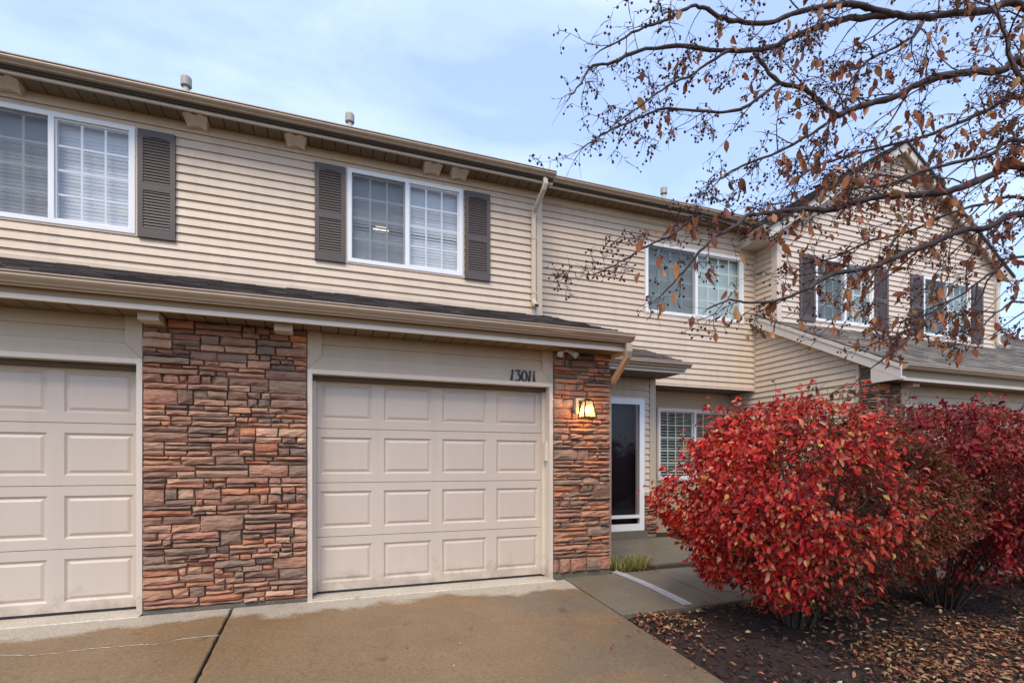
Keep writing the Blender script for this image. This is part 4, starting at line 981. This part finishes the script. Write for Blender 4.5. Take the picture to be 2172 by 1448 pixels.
def scatter_litter(n):
    x = NR.uniform(2.40, 7.8, n); y = 4.04 - NR.uniform(0, 1, n) * 4.7
    dens = litn(np.stack([x, y, 0 * x], 1)) * 0.55 + 0.38 + 0.25 * np.clip((x - 3.6) / 3, -1, 1); dens = np.where((x < 2.53) | (y > 3.98), 0.03, np.clip(dens, 0.04, 1))
    keep = NR.uniform(0, 1, n) < dens; x, y = x[keep], y[keep]; n = len(x)
    z = np.array([bed_z(a, b) if (a > 2.53 and b < 3.98) else drive_z(b) - 0.006 for a, b in zip(x, y)]) + NR.uniform(0.012, 0.032, n)
    D = unit(np.stack([NR.normal(size=n), NR.normal(size=n), NR.normal(size=n) * 0.22], 1)); U = unit(np.stack([NR.normal(size=n) * 0.45, NR.normal(size=n) * 0.45, np.ones(n)], 1))
    V, F = leaf_mesh_arrays(np.stack([x, y, z], 1), D, U, NR.uniform(0.025, 0.075, n) , NR.uniform(0.010, 0.034, n), NR.uniform(-0.1, 0.5, n), NR.uniform(-0.2, 0.5, n))
    me = fast_mesh('leaf_litter', V, F)
    set_cols(me, np.repeat(pick([(0.38, 0.21, 0.10), (0.24, 0.105, 0.05), (0.50, 0.36, 0.17), (0.50, 0.15, 0.075), (0.16, 0.06, 0.034), (0.32, 0.17, 0.10), (0.58, 0.48, 0.28)], n, [4, 6, 1.6, 2, 6, 4, 1.0]), 6, axis=0))
    o = ob('leaf_litter', me, M['litter']); tag(o, 'scattered tan and brown fallen leaves over the mulch bed', 'fallen leaves', kind='stuff')
scatter_litter(30000)

# ================================================================== burning bushes
def leaf_variant(seed, L=1.0):
    rr = random.Random(seed); f = rr.uniform(0.10, 0.75); d = rr.uniform(-0.35, 0.75); w = rr.uniform(0.36, 0.54); nseg = 4; vs = []; fs = []
    prof = [(0, 0.02), (0.22, 0.72), (0.48, 1.0), (0.75, 0.66), (1.0, 0.02)]
    for t_, k in prof:
        zc = -d * t_ * t_ * 0.5 + 0.06 * math.sin(t_ * 5 + seed)
        hw = w * k / 2; vs += [(-hw, t_, zc + f * hw * 1.6), (0, t_, zc), (hw, t_, zc + f * hw * 1.6)]
    for i in range(len(prof) - 1):
        a = i * 3; fs += [(a, a + 1, a + 4, a + 3), (a + 1, a + 2, a + 5, a + 4)]
    me = mesh('leaf', vs, fs, True); me.materials.append(M['leaf_obj']); return me
LEAFM = [leaf_variant(s) for s in range(9)]
def place_leaf(parent, p, d, up, size, col, k):
    o = bpy.data.objects.new('leaf', LEAFM[k % 9])
    d = Vector(d).normalized(); s = d.cross(Vector(up)); s = s.normalized() if s.length > 1e-4 else d.orthogonal().normalized(); nrm = s.cross(d)
    m = Matrix((s, d, nrm)).transposed().to_4x4() @ Matrix.Scale(size, 4); m.translation = Vector(p)
    link(o, parent); o.matrix_basis = m; o.color = (*col, 1); return o
def bush(c, prof, n_leaf, n_big, seed, label, reds, browns, brown_fn, thin_below, top_gap=0.0, lean=(0, 0)):
    """prof: list of (height, radius); stems fan from the base, leaves fill the outer shell with gaps"""
    cx, cy, cz = c; rs = np.random.RandomState(seed); rr = random.Random(seed)
    root = empty('burning_bush', c, label, 'shrub', 'red shrubs along the planting bed')
    hs = np.array([p[0] for p in prof]); rad = np.array([p[1] for p in prof]); H = hs[-1]
    clump = hash_noise(seed, 9, 1.0, 2.2); lump = hash_noise(seed + 50, 8, 0.5, 1.3); fine = hash_noise(seed + 90, 8, 1.6, 3.5)
    def radius(h, a):
        base = np.interp(h, hs, rad); P = np.stack([np.cos(a) * 0.9, np.sin(a) * 0.9, h * 0.9], 1)
        return base * (1 + 0.10 * lump(P) + 0.05 * fine(P))
    # stems
    g = G(); tips = []
    for k in range(42):
        a = rr.uniform(0, 6.283); h = H * rr.uniform(0.45, 0.98); r = float(radius(np.array([h]), np.array([a]))[0]) * rr.uniform(0.55, 0.97)
        x0, y0 = cx + 0.14 * math.cos(a) * rr.uniform(0.2, 1), cy + 0.14 * math.sin(a) * rr.uniform(0.2, 1); pts = []
        for i in range(6):
            s = i / 5; q = s ** 1.25
            pts.append((x0 + math.cos(a) * r * q + rr.uniform(-0.025, 0.025) * s, y0 + math.sin(a) * r * q + rr.uniform(-0.025, 0.025) * s, cz - 0.03 + h * s + rr.uniform(-0.02, 0.02)))
        r0 = rr.uniform(0.008, 0.019); g.tube(pts, [r0 * (1 - 0.8 * i / 5) for i in range(6)], 5, False); tips.append(pts)
    g.done('stems', M['bush_twig'], root, smooth=True)
    g = G()
    for k in range(900):
        pts = rr.choice(tips); i = rr.randint(2, 5); b = Vector(pts[i]); a = rr.uniform(0, 6.283); h = b.z - cz
        d = Vector((b.x - cx, b.y - cy, 0)); d = d.normalized() if d.length > 1e-3 else Vector((1, 0, 0))
        d = (d + Vector((rr.uniform(-1, 1), rr.uniform(-1, 1), rr.uniform(-0.5, 0.9)))).normalized(); ln = rr.uniform(0.12, 0.42); q = b; pp = [tuple(b)]
        for s in range(3):
            d = (d + Vector((rr.uniform(-.3, .3), rr.uniform(-.3, .3), rr.uniform(-.25, .3)))).normalized(); q = q + d * ln / 3; pp.append(tuple(q))
        hz = q.z - cz
        if hz < 0.1 or hz > H + 0.06 or math.hypot(q.x - cx, q.y - cy) > float(np.interp(hz, hs, rad)) * 1.06 + 0.03: continue
        g.tube(pp, [0.0038, 0.003, 0.0022, 0.0012], 3, False)
    # loose bare shoots over the outline
    shoot_pts = []
    for k in range(230):
        a = rr.uniform(0, 6.283); h = 0.955 * H * (rr.uniform(0.10, 0.99) if k < 110 else rr.uniform(0.70, 0.985)); r = float(radius(np.array([h]), np.array([a]))[0])
        b = Vector((cx + math.cos(a) * r * 0.86, cy + math.sin(a) * r * 0.86, cz + h)); d = Vector((math.cos(a), math.sin(a), 0.1 + 1.4 * h / H - 0.3)).normalized(); pp = [tuple(b)]; q = b
        for s in range(4):
            d = (d + Vector((rr.uniform(-.25, .25), rr.uniform(-.25, .25), rr.uniform(-.2, .3)))).normalized(); q = q + d * rr.uniform(0.03, 0.085); pp.append(tuple(q))
            if k >= 60 and rr.random() < 0.8: shoot_pts += [tuple(q + Vector((rr.uniform(-.012, .012), rr.uniform(-.012, .012), rr.uniform(-.01, .012)))) for _ in range(2)]
        g.tube(pp, [0.003, 0.0026, 0.002, 0.0016, 0.001], 3, False)
    g.done('twigs', M['bush_twig'], root, 'stuff')
    # leaves
    def cand(m, core):
        h = rs.uniform(0.06, 1, m) ** 0.8 * H * 0.995; a = rs.uniform(0, 2 * np.pi, m)
        s = rs.uniform(0.30, 0.76, m) if core else np.clip(1.0 - np.abs(rs.normal(0, 0.085, m)) + (rs.uniform(0, 1, m) < 0.06) * rs.exponential(0.05, m), 0.7, 1.10)
        R_ = radius(h, a) * s; P = np.stack([cx + np.cos(a) * R_, cy + np.sin(a) * R_, cz + h * (1 if not core else 0.95) + rs.uniform(-0.03, 0.03, m)], 1)
        q = clump(P - np.array(c)); dens = np.ones(m) if core else np.clip((q + 0.16) / 0.38, 0.03, 1)
        dens = dens * np.clip((h - thin_below[0]) / max(1e-3, thin_below[1] - thin_below[0]), 0.04, 1); area = np.interp(h, hs, rad) + 0.12
        k = rs.uniform(0, 1, m) < dens * area / area.max(); return P[k], h[k], a[k], s[k]
    A_ = [x[:int(n_leaf * 0.70)] for x in cand(n_leaf * 4, False)]; B_ = [x[:int(n_leaf * 0.42)] for x in cand(n_leaf * 3, True)]
    sh = np.array(shoot_pts); sa = np.arctan2(sh[:, 1] - cy, sh[:, 0] - cx)
    P = np.concatenate([A_[0], B_[0], sh]); h = np.concatenate([A_[1], B_[1], sh[:, 2] - cz]); a = np.concatenate([A_[2], B_[2], sa]); s = np.concatenate([A_[3], B_[3], np.ones(len(sh))]); n = len(P)
    out = np.stack([np.cos(a), np.sin(a), (h / H - 0.35) * 1.1], 1)
    D = unit(out * 0.5 + rs.normal(0, 0.5, (n, 3)) + np.array([0, 0, -0.75])); U = unit(out + rs.normal(0, 0.45, (n, 3)))
    bf = brown_fn(P - np.array(c), fine(P * 0.5), rs)
    w2 = [q if i in (2, 6) else q * 0.25 for i, q in enumerate(reds[1])]; patch = hash_noise(seed + 7, 7, 0.5, 1.4)(P) + rs.normal(0, 0.5, n)
    red = np.where((patch > 0.75)[:, None], pick(reds[0], n, w2), pick(reds[0], n, reds[1]))
    col = np.where(bf[:, None], pick(browns[0], n, browns[1]), red)
    Ln = np.where(bf, rs.uniform(0.024, 0.044, n), rs.uniform(0.030, 0.066, n))
    view = np.array([0, 0, CAM_Z]) - P; facing = (unit(view) * unit(out)).sum(1)
    score = facing * 1.0 + s * 1.2 + Ln * 14 - bf * 0.5 + rs.uniform(0, 0.35, n); big = np.argsort(-score)[:n_big]
    sel = np.zeros(n, bool); sel[big] = True; r_ = ~sel
    V, F = leaf_mesh_arrays(P[r_], D[r_], U[r_], Ln[r_], Ln[r_] * rs.uniform(0.46, 0.68, r_.sum()), rs.uniform(0.05, 0.4, r_.sum()), rs.uniform(-0.1, 0.5, r_.sum()))
    me = fast_mesh('foliage', V, F); set_cols(me, np.repeat(col[r_], 6, axis=0)); ob('foliage', me, M['leaf'], root, 'stuff')
    for j, i in enumerate(big):
        place_leaf(root, P[i], D[i], U[i], float(Ln[i]) * 1.18, tuple(float(q) for q in col[i]), j)
    return root
REDS = ([(0.60, 0.024, 0.018), (0.70, 0.060, 0.032), (0.38, 0.012, 0.016), (0.74, 0.17, 0.10), (0.78, 0.32, 0.18), (0.72, 0.38, 0.10), (0.17, 0.008, 0.014), (0.68, 0.50, 0.12)], [10, 10, 4.5, 6, 3.0, 0.9, 3, 0.5])
BROWNS = ([(0.20, 0.065, 0.025), (0.27, 0.095, 0.034), (0.14, 0.045, 0.020), (0.24, 0.045, 0.022), (0.19, 0.10, 0.04), (0.30, 0.13, 0.06)], [4, 3, 4, 2, 3, 1.5])
DKREDS = ([(0.26, 0.014, 0.020), (0.18, 0.010, 0.016), (0.34, 0.020, 0.022), (0.40, 0.06, 0.035), (0.12, 0.008, 0.014), (0.30, 0.05, 0.02)], [6, 5, 5, 2, 3, 3])
b1c = (3.93, 3.40, drive_z(3.4) - 0.02); b2c = (5.86, 3.36, drive_z(3.36) - 0.02); b3c = (7.75, 3.42, drive_z(3.42) - 0.02)
vr = np.array([cT, -sT, 0])
bush(b1c, [(0, 0.20), (0.18, 0.42), (0.42, 0.76), (0.75, 0.99), (1.05, 1.09), (1.35, 1.04), (1.6, 0.90), (1.8, 0.66), (1.93, 0.32), (2.0, 0.04)], 29000, 300, 101,
     'big rounded scarlet shrub nearest the entry walk, browner on its right side', REDS, BROWNS, lambda Q, f, rs: rs.uniform(0, 1, len(Q)) < 1 / (1 + np.exp(-((Q @ vr) * 4.8 - 0.45 + 0.9 * f - (Q[:, 2] < 0.5) * -0.9))), (0.12, 0.46))
bush(b2c, [(0, 0.22), (0.3, 0.42), (0.6, 0.80), (0.95, 1.12), (1.25, 1.22), (1.55, 1.12), (1.8, 0.80), (1.96, 0.42), (2.03, 0.05)], 26000, 300, 102,
     'dark red airy shrub with bare stems showing, between the scarlet shrub and the picture edge', DKREDS, BROWNS, lambda Q, f, rs: rs.uniform(0, 1, len(Q)) < 0.30 + 0.25 * f, (0.28, 0.80))
bush(b3c, [(0, 0.22), (0.3, 0.5), (0.6, 0.9), (0.95, 1.15), (1.25, 1.2), (1.55, 1.08), (1.8, 0.75), (1.95, 0.4), (2.0, 0.05)], 16000, 200, 103,
     'bright orange red shrub cut by the right picture edge', REDS, BROWNS, lambda Q, f, rs: rs.uniform(0, 1, len(Q)) < 0.35 + 0.2 * f, (0.2, 0.6))

# ================================================================== crabapple tree leaning in from the right
TR = V_R * 3.15 + V_F * 2.45
tz = bed_z(TR.x, TR.y) if TR.x < 7.8 else drive_z(TR.y)
TREE = empty('crabapple_tree', (TR.x, TR.y, tz), 'nearly bare crabapple tree with dark fruit and brown leaves overhanging from the right', 'tree')
rt = random.Random(77)
def at_px(lst): return [at_depth(u, v, d) for u, v, d in lst]
fork = Vector((TR.x, TR.y, tz + 1.75))
limbs = [  # points along each limb, thickness at both ends
 ([(2172,15,2.45),(2097,22,2.4),(2023,27,2.36),(1961,37,2.32),(1899,32,2.3),(1804,40,2.26),(1749,55,2.22),(1687,75,2.2),(1650,95,2.16),(1602,107,2.12),(1528,107,2.06),(1436,99,2.0),(1354,107,1.96),(1304,132,1.93),(1255,142,1.9),(1230,179,1.88),(1207,209,1.87)], 0.034, 0.0022),
 ([(1899,32,2.3),(1800,8,2.22),(1700,25,2.15),(1627,50,2.1),(1565,45,2.05),(1528,37,2.0),(1498,20,1.98),(1466,15,1.95),(1416,42,1.92),(1354,62,1.9),(1304,92,1.86),(1268,112,1.84)], 0.020, 0.0022),
 ([(2172,132,2.3),(2122,152,2.28),(2035,154,2.25),(1948,179,2.2),(1899,206,2.18),(1824,224,2.14),(1777,244,2.1),(1737,214,2.08),(1707,189,2.05),(1652,176,2.02),(1615,134,2.0),(1598,112,1.98)], 0.024, 0.006),
 ([(1777,244,2.1),(1720,285,2.08),(1650,323,2.04),(1590,345,2.0),(1540,372,1.97),(1500,410,1.95)], 0.010, 0.002),
 ([(1652,176,2.02),(1590,221,2.0),(1565,234,1.98),(1523,239,1.95),(1416,230,1.9),(1379,241,1.88),(1317,268,1.85),(1267,291,1.83),(1230,321,1.82)], 0.010, 0.0018),
 ([(1553,104,2.04),(1503,134,2.0),(1466,159,1.97),(1416,184,1.94),(1366,219,1.9),(1317,251,1.88),(1284,285,1.86)], 0.008, 0.0018),
 ([(2172,355,2.35),(2111,367,2.32),(2053,393,2.28),(1995,408,2.24),(1908,416,2.2),(1850,419,2.17),(1792,437,2.13),(1763,445,2.1),(1690,444,2.06),(1632,451,2.03),(1583,457,2.0),(1562,480,1.98),(1506,511,1.95),(1462,560,1.92),(1433,592,1.9),(1399,630,1.88)], 0.034, 0.0022),
 ([(1562,480,1.98),(1500,462,1.96),(1468,465,1.94),(1419,502,1.9),(1361,528,1.87),(1303,563,1.84),(1262,581,1.82)], 0.009, 0.0018),
 ([(2172,454,2.2),(2097,483,2.17),(2038,489,2.14),(1980,515,2.1),(1922,535,2.06),(1864,561,2.03),(1821,573,2.0),(1763,582,1.97),(1719,608,1.94),(1661,634,1.91),(1589,642,1.88),(1550,636,1.86),(1500,655,1.84)], 0.026, 0.0025),
 ([(2172,210,2.6),(2090,236,2.56),(2035,260,2.5),(1960,290,2.45),(1880,310,2.4),(1800,330,2.36),(1730,355,2.32),(1670,395,2.3)], 0.018, 0.003),
 ([(2172,300,2.0),(2095,330,1.97),(2020,345,1.95),(1955,362,1.92),(1880,392,1.9),(1800,400,1.87)], 0.015, 0.003),
 ([(2172,545,2.3),(2110,575,2.26),(2060,610,2.22),(2000,650,2.18),(1955,690,2.14),(1910,740,2.1)], 0.011, 0.002),
 ([(2172,420,2.7),(2100,430,2.66),(2020,450,2.6),(1930,490,2.54),(1850,510,2.5),(1770,545,2.46),(1700,560,2.42)], 0.014, 0.003),
 ([(2172,640,2.2),(2125,655,2.16),(2085,690,2.14),(2060,730,2.12)], 0.007, 0.002),
 ([(2172,175,2.05),(2130,60,2.1),(2110,20,2.15)], 0.010, 0.006),
 ([(1961,37,2.32),(1940,75,2.3),(1890,105,2.27),(1840,130,2.24),(1790,190,2.2),(1770,235,2.18),(1740,300,2.15),(1690,360,2.12)], 0.010, 0.002),
]
limb_pts = []; gl = G()
for pts, r0, r1 in limbs:
    P = at_px(pts)
    if pts[0][0] == 2172:     # carry the limb on to the trunk outside the view
        P = [fork + Vector((0, 0, 0.25 + 0.75 * (1 - pts[0][1] / 640)))] + [P[0].lerp(fork + Vector((0, 0, 0.4 + 0.8 * (1 - pts[0][1] / 640))), 0.5) + Vector((0, 0, 0.06))] + P
    # resample with a little waviness
    Q = []
    for i in range(len(P) - 1):
        p0, p1, p2, p3 = P[max(i - 1, 0)], P[i], P[i + 1], P[min(i + 2, len(P) - 1)]
        for k in range(4):
            s = k / 4; Q.append(0.5 * ((2 * p1) + (p2 - p0) * s + (2 * p0 - 5 * p1 + 4 * p2 - p3) * s * s + (3 * p1 - p0 - 3 * p2 + p3) * s ** 3) + Vector((rt.uniform(-1, 1), rt.uniform(-1, 1), rt.uniform(-1, 1))) * 0.0035)
    Q.append(P[-1]); n = len(Q)
    rad = [r0 * 0.48 * (1 - i / (n - 1)) ** 0.9 + r1 for i in range(n)]
    rad = [r * (1 + rt.uniform(-0.10, 0.16)) for i, r in enumerate(rad)]
    gl.tube(Q, rad, 8 if r0 > 0.015 else 6, False); limb_pts.append((Q, rad))
gl.done('limbs', M['bark'], TREE, smooth=True)
tk = [(TR.x, TR.y, tz - 0.1), (TR.x + 0.01, TR.y, tz + 0.1), (TR.x - 0.02, TR.y + 0.02, tz + 0.6), (TR.x + 0.02, TR.y, tz + 1.2), (TR.x, TR.y, tz + 1.9), (TR.x + 0.03, TR.y, tz + 2.9), (TR.x + 0.1, TR.y - 0.1, tz + 4.0)]
G().tube(tk, [0.15, 0.115, 0.10, 0.095, 0.09, 0.06, 0.02], 14).done('trunk', M['bark'], TREE, smooth=True)
gt = G(); berries = []; leafspots = []
def wig(p, d, ln, r, n, droop, jit=0.28):
    pp = [p]; q = p
    for s in range(n):
        d = (d + Vector((rt.uniform(-jit, jit), rt.uniform(-jit, jit), rt.uniform(-jit, jit) - droop))).normalized(); q = q + d * ln / n; pp.append(q)
    gt.tube(pp, [r * (1 - 0.75 * i / n) for i in range(n + 1)], 4 if r > 0.003 else 3, False); return pp, d
def px_of(p):
    d = p.dot(V_F); return CX + F_PX * p.dot(V_R) / d, HY - F_PX * (p.z - CAM_Z) / d
def fruit(p, k):
    for _ in range(k):
        d = Vector((rt.uniform(-1, 1), rt.uniform(-1, 1), rt.uniform(-1.2, 0.1))).normalized(); q = p + d * rt.uniform(0.008, 0.026)
        gt.tube([p, q], [0.0008, 0.0006], 3, False); berries.append((q, rt.uniform(0.0034, 0.0054)))
def leafdens(u, v):
    if u < 1350: return 0.012
    if u < 1650: return 0.06 + (0.16 if v > 450 else 0)
    return 0.26 if v > 230 else 0.15
def spurs(pp, dirn, rate):
    for i in range(1, len(pp)):
        p = pp[i]
        if rt.random() < rate:
            d = (dirn * 0.4 + Vector((rt.uniform(-1, 1), rt.uniform(-1, 1), rt.uniform(-0.8, 0.8)))).normalized()
            sp, _ = wig(p, d, rt.uniform(0.015, 0.06), 0.0016, 2, 0.05)
            u, v = px_of(sp[-1])
            if rt.random() < (0.42 if u < 1650 else 0.28): fruit(sp[-1], rt.choice((1, 1, 2, 2, 3)))
            if rt.random() < leafdens(u, v): leafspots.append((sp[-1], d))
def branchy(p, d, ln, r, lvl):
    n = 5 if lvl else 6
    pp, dd = wig(p, d, ln, r, n, 0.03 if lvl else 0.02); spurs(pp, dd, 0.8)
    u, v = px_of(pp[-1])
    if rt.random() < 0.7: fruit(pp[-1], rt.choice((1, 2, 3)))
    if rt.random() < leafdens(u, v): leafspots.append((pp[-1], dd))
    if lvl < 2:
        for i in range(1, len(pp)):
            if rt.random() < (0.44 if lvl == 0 else 0.24):
                q = (dd * 0.75 + Vector((rt.uniform(-1, 1), rt.uniform(-1, 1), rt.uniform(-0.9, 0.7)))).normalized()
                branchy(pp[i], q, ln * rt.uniform(0.30, 0.6), r * 0.6, lvl + 1)
for Q, rad in limb_pts:
    acc = 0.0
    for i in range(2, len(Q) - 1):
        acc += (Q[i] - Q[i - 1]).length; u, v = px_of(Q[i])
        if u > 2300: acc = 0; continue
        step = 0.075 if u < 1650 else (0.074 if v < 280 else 0.098)
        if acc < step: continue
        acc = 0; t_ = (Q[min(i + 1, len(Q) - 1)] - Q[i - 1]).normalized()
        d = (t_ * rt.uniform(0.3, 1.0) + V_R * rt.uniform(-0.7, 0.25) + V_F * rt.uniform(-0.7, 0.7) + V_U * rt.uniform(-0.9, 0.65)).normalized()
        right = min(1, max(0, (u - 1450) / 450))
        ln = rt.uniform(0.06, 0.20) + right * rt.uniform(0.03, 0.30)
        branchy(Q[i], d, ln, 0.0018 + 0.0022 * right, 0 if right > 0.5 or rt.random() < 0.4 else 1)
    spurs(Q[len(Q) // 3:], V_R * -1, 0.25)
    # long fine end shoots
    for _ in range(3): wig(Q[-1], ((Q[-1] - Q[-3]).normalized() + Vector((rt.uniform(-.5, .5), rt.uniform(-.5, .5), rt.uniform(-.5, .5)))).normalized(), rt.uniform(0.05, 0.15), 0.0012, 4, 0.02, 0.15)
gt.done('twigs', M['twig'], TREE, 'stuff')
# fruit, joined: each only a few pixels
t_ = (1 + 5 ** .5) / 2; ico = np.array([(-1,t_,0),(1,t_,0),(-1,-t_,0),(1,-t_,0),(0,-1,t_),(0,1,t_),(0,-1,-t_),(0,1,-t_),(t_,0,-1),(t_,0,1),(-t_,0,-1),(-t_,0,1)]); ico /= np.linalg.norm(ico[0])
icf = np.array([(0,11,5),(0,5,1),(0,1,7),(0,7,10),(0,10,11),(1,5,9),(5,11,4),(11,10,2),(10,7,6),(7,1,8),(3,9,4),(3,4,2),(3,2,6),(3,6,8),(3,8,9),(4,9,5),(2,4,11),(6,2,10),(8,6,7),(9,8,1)])
BP = np.array([tuple(b[0]) for b in berries]); BR = np.array([b[1] for b in berries])
V = (BP[:, None, :] + ico[None] * BR[:, None, None] * np.array([1, 1, 1.1])).reshape(-1, 3); F = (np.arange(len(BP))[:, None, None] * 12 + icf[None]).reshape(-1, 3)
me = fast_mesh('fruit', V, F); me.polygons.foreach_set('use_smooth', [True] * len(me.polygons)); ob('fruit', me, M['berry'], TREE, 'stuff')
rt.shuffle(leafspots); vis = [s for s in leafspots if 1100 < px_of(s[0])[0] < 2190]
LC = [(0.13, 0.046, 0.020), (0.19, 0.075, 0.028), (0.10, 0.036, 0.020), (0.16, 0.050, 0.026), (0.22, 0.10, 0.038), (0.15, 0.075, 0.030)]
rest = []
for j, (p, d) in enumerate(vis):
    dd = Vector((rt.uniform(-0.45, 0.45), rt.uniform(-0.45, 0.45), -1)).normalized() if rt.random() < 0.8 else (Vector(d) + Vector((0, 0, -0.5))).normalized()
    up = Vector((rt.uniform(-1, 1), rt.uniform(-1, 1), rt.uniform(-0.3, 0.5))); sz = rt.uniform(0.030, 0.066); c = rt.choice(LC); k = rt.uniform(1.2, 2.8); c = tuple(q * k for q in c)
    if j < 300: place_leaf(TREE, p, dd, up, sz, c, j)
    else: rest.append((p, dd, up, sz * 0.9, c))
if rest:
    n = len(rest); arr = lambda i: np.array([tuple(r[i]) for r in rest])
    Ls = np.array([r[3] for r in rest]); V, F = leaf_mesh_arrays(arr(0), arr(1), unit(arr(2)), Ls, Ls * 0.5, NR.uniform(0, 0.4, n), NR.uniform(-0.2, 0.5, n))
    me = fast_mesh('leaves', V, F); set_cols(me, np.repeat(arr(4), 6, axis=0)); ob('leaves', me, M['leaf'], TREE, 'stuff')
print('tree: leaves', len(vis), 'berries', len(berries), 'twig verts', len(gt.v))

# ================================================================== grass tuft, loose leaves, far trees
def tuft():
    rr = random.Random(5); g = G(); cols = []
    for k in range(260):
        b = Vector((3.22 + rr.random() * 0.50, 5.30 + rr.uniform(-0.07, 0.14), -0.03)); a = rr.uniform(0, 6.28); h = rr.uniform(0.08, 0.20); ln = rr.uniform(0.10, 0.34); w = rr.uniform(0.003, 0.006)
        d = Vector((math.cos(a) * 0.9 + 0.5, math.sin(a) * 0.6 - 0.25, 0)); s = Vector((-d.y, d.x, 0)).normalized() * w; base = len(g.v)
        for i in range(5):
            q = i / 4; p = b + d * ln * q + Vector((0, 0, h * math.sin(min(1, q * 1.05) * 2.6))); ww = 1 - q * 0.85
            g.v += [tuple(p + s * ww), tuple(p - s * ww)]
        g.f += [(base + 2 * i, base + 2 * i + 1, base + 2 * i + 3, base + 2 * i + 2) for i in range(4)]
        c = rr.choice([(0.34, 0.28, 0.07), (0.20, 0.21, 0.05), (0.42, 0.34, 0.13), (0.15, 0.17, 0.045)]); cols += [c] * 4
    me = mesh('grass_tuft', g.v, g.f); set_cols(me, cols); o = ob('grass_tuft', me, M['blade']); tag(o, 'yellowing grass tuft at the foot of the stone pillar', 'grass tuft')
tuft()
for j, (u, v) in enumerate([(1295, 1372), (1303, 1368), (858, 1324), (864, 1372), (978, 1366), (820, 1385), (1215, 1372), (965, 1410), (1110, 1437), (716, 1316), (1500, 1425), (1492, 1418), (1407, 1432), (640, 1305), (1120, 1290), (940, 1390)]):
    p = on_drive(u, v); o = bpy.data.objects.new('fallen_leaf', LEAFM[j % 9]); COL.objects.link(o)
    o.location = (p.x, p.y, drive_z(p.y) + 0.006); o.rotation_euler = (R.uniform(-0.3, 0.3), R.uniform(-0.3, 0.3), R.uniform(0, 6.28)); s = R.uniform(0.022, 0.036) if j > 1 else 0.05; o.scale = (s, s, s)
    o.color = (*R.choice([(0.5, 0.40, 0.28), (0.45, 0.22, 0.12), (0.40, 0.12, 0.07), (0.55, 0.45, 0.30)]), 1)
    tag(o, 'small dry fallen leaf lying on the brown concrete driveway', 'leaf', 'fallen leaves on the driveway')
def far_tree(p, H, rad, seed, label, cols, name='tree', group='trees beyond the houses', nl=2600):
    rr = random.Random(seed); rs = np.random.RandomState(seed); x, y, z = p
    root = empty(name, p, label, 'tree', group); g = G(); tips = []
    tr = [(x, y, z), (x + 0.1, y, z + H * 0.3), (x, y + 0.1, z + H * 0.6), (x, y, z + H * 0.95)]; g.tube(tr, [0.28, 0.2, 0.12, 0.03], 8)
    for k in range(46):
        h = rr.uniform(0.22, 0.95); a = rr.uniform(0, 6.28); ln = rad * (1.15 - abs(h - 0.42) * 1.25) * rr.uniform(0.7, 1.1); b = Vector((x, y, z + H * h)); e = b + Vector((math.cos(a) * ln, math.sin(a) * ln, ln * rr.uniform(0.1, 0.55)))
        mid = b.lerp(e, 0.5) + Vector((0, 0, -0.06 * ln)); g.tube([b, mid, e], [0.07, 0.045, 0.015], 5, False); tips += [mid, b.lerp(e, 0.75), e]
    g.done('trunk', M['far_bark'], root, smooth=True)
    T = np.array([tuple(q) for q in tips]); P = T[rs.randint(0, len(T), nl)] + rs.normal(0, 0.33, (nl, 3)); D = unit(rs.normal(size=(nl, 3))); U = unit(rs.normal(size=(nl, 3)))
    Ln = rs.uniform(0.14, 0.30, nl); V, F = leaf_mesh_arrays(P, D, U, Ln, Ln * 0.6, rs.uniform(0, 0.4, nl), rs.uniform(0, 0.4, nl)); me = fast_mesh('crown', V, F)
    set_cols(me, np.repeat(pick(cols, nl), 6, axis=0)); ob('crown', me, M['leaf'], root, 'stuff')
gp = at_depth(2160, 983, 34.0)
far_tree((gp.x, gp.y, -0.2), 10.6, 2.6, 3, 'dark olive tree rising behind the gabled roof at the right edge', [(0.055, 0.050, 0.020), (0.085, 0.060, 0.025), (0.045, 0.045, 0.018), (0.11, 0.065, 0.03)])
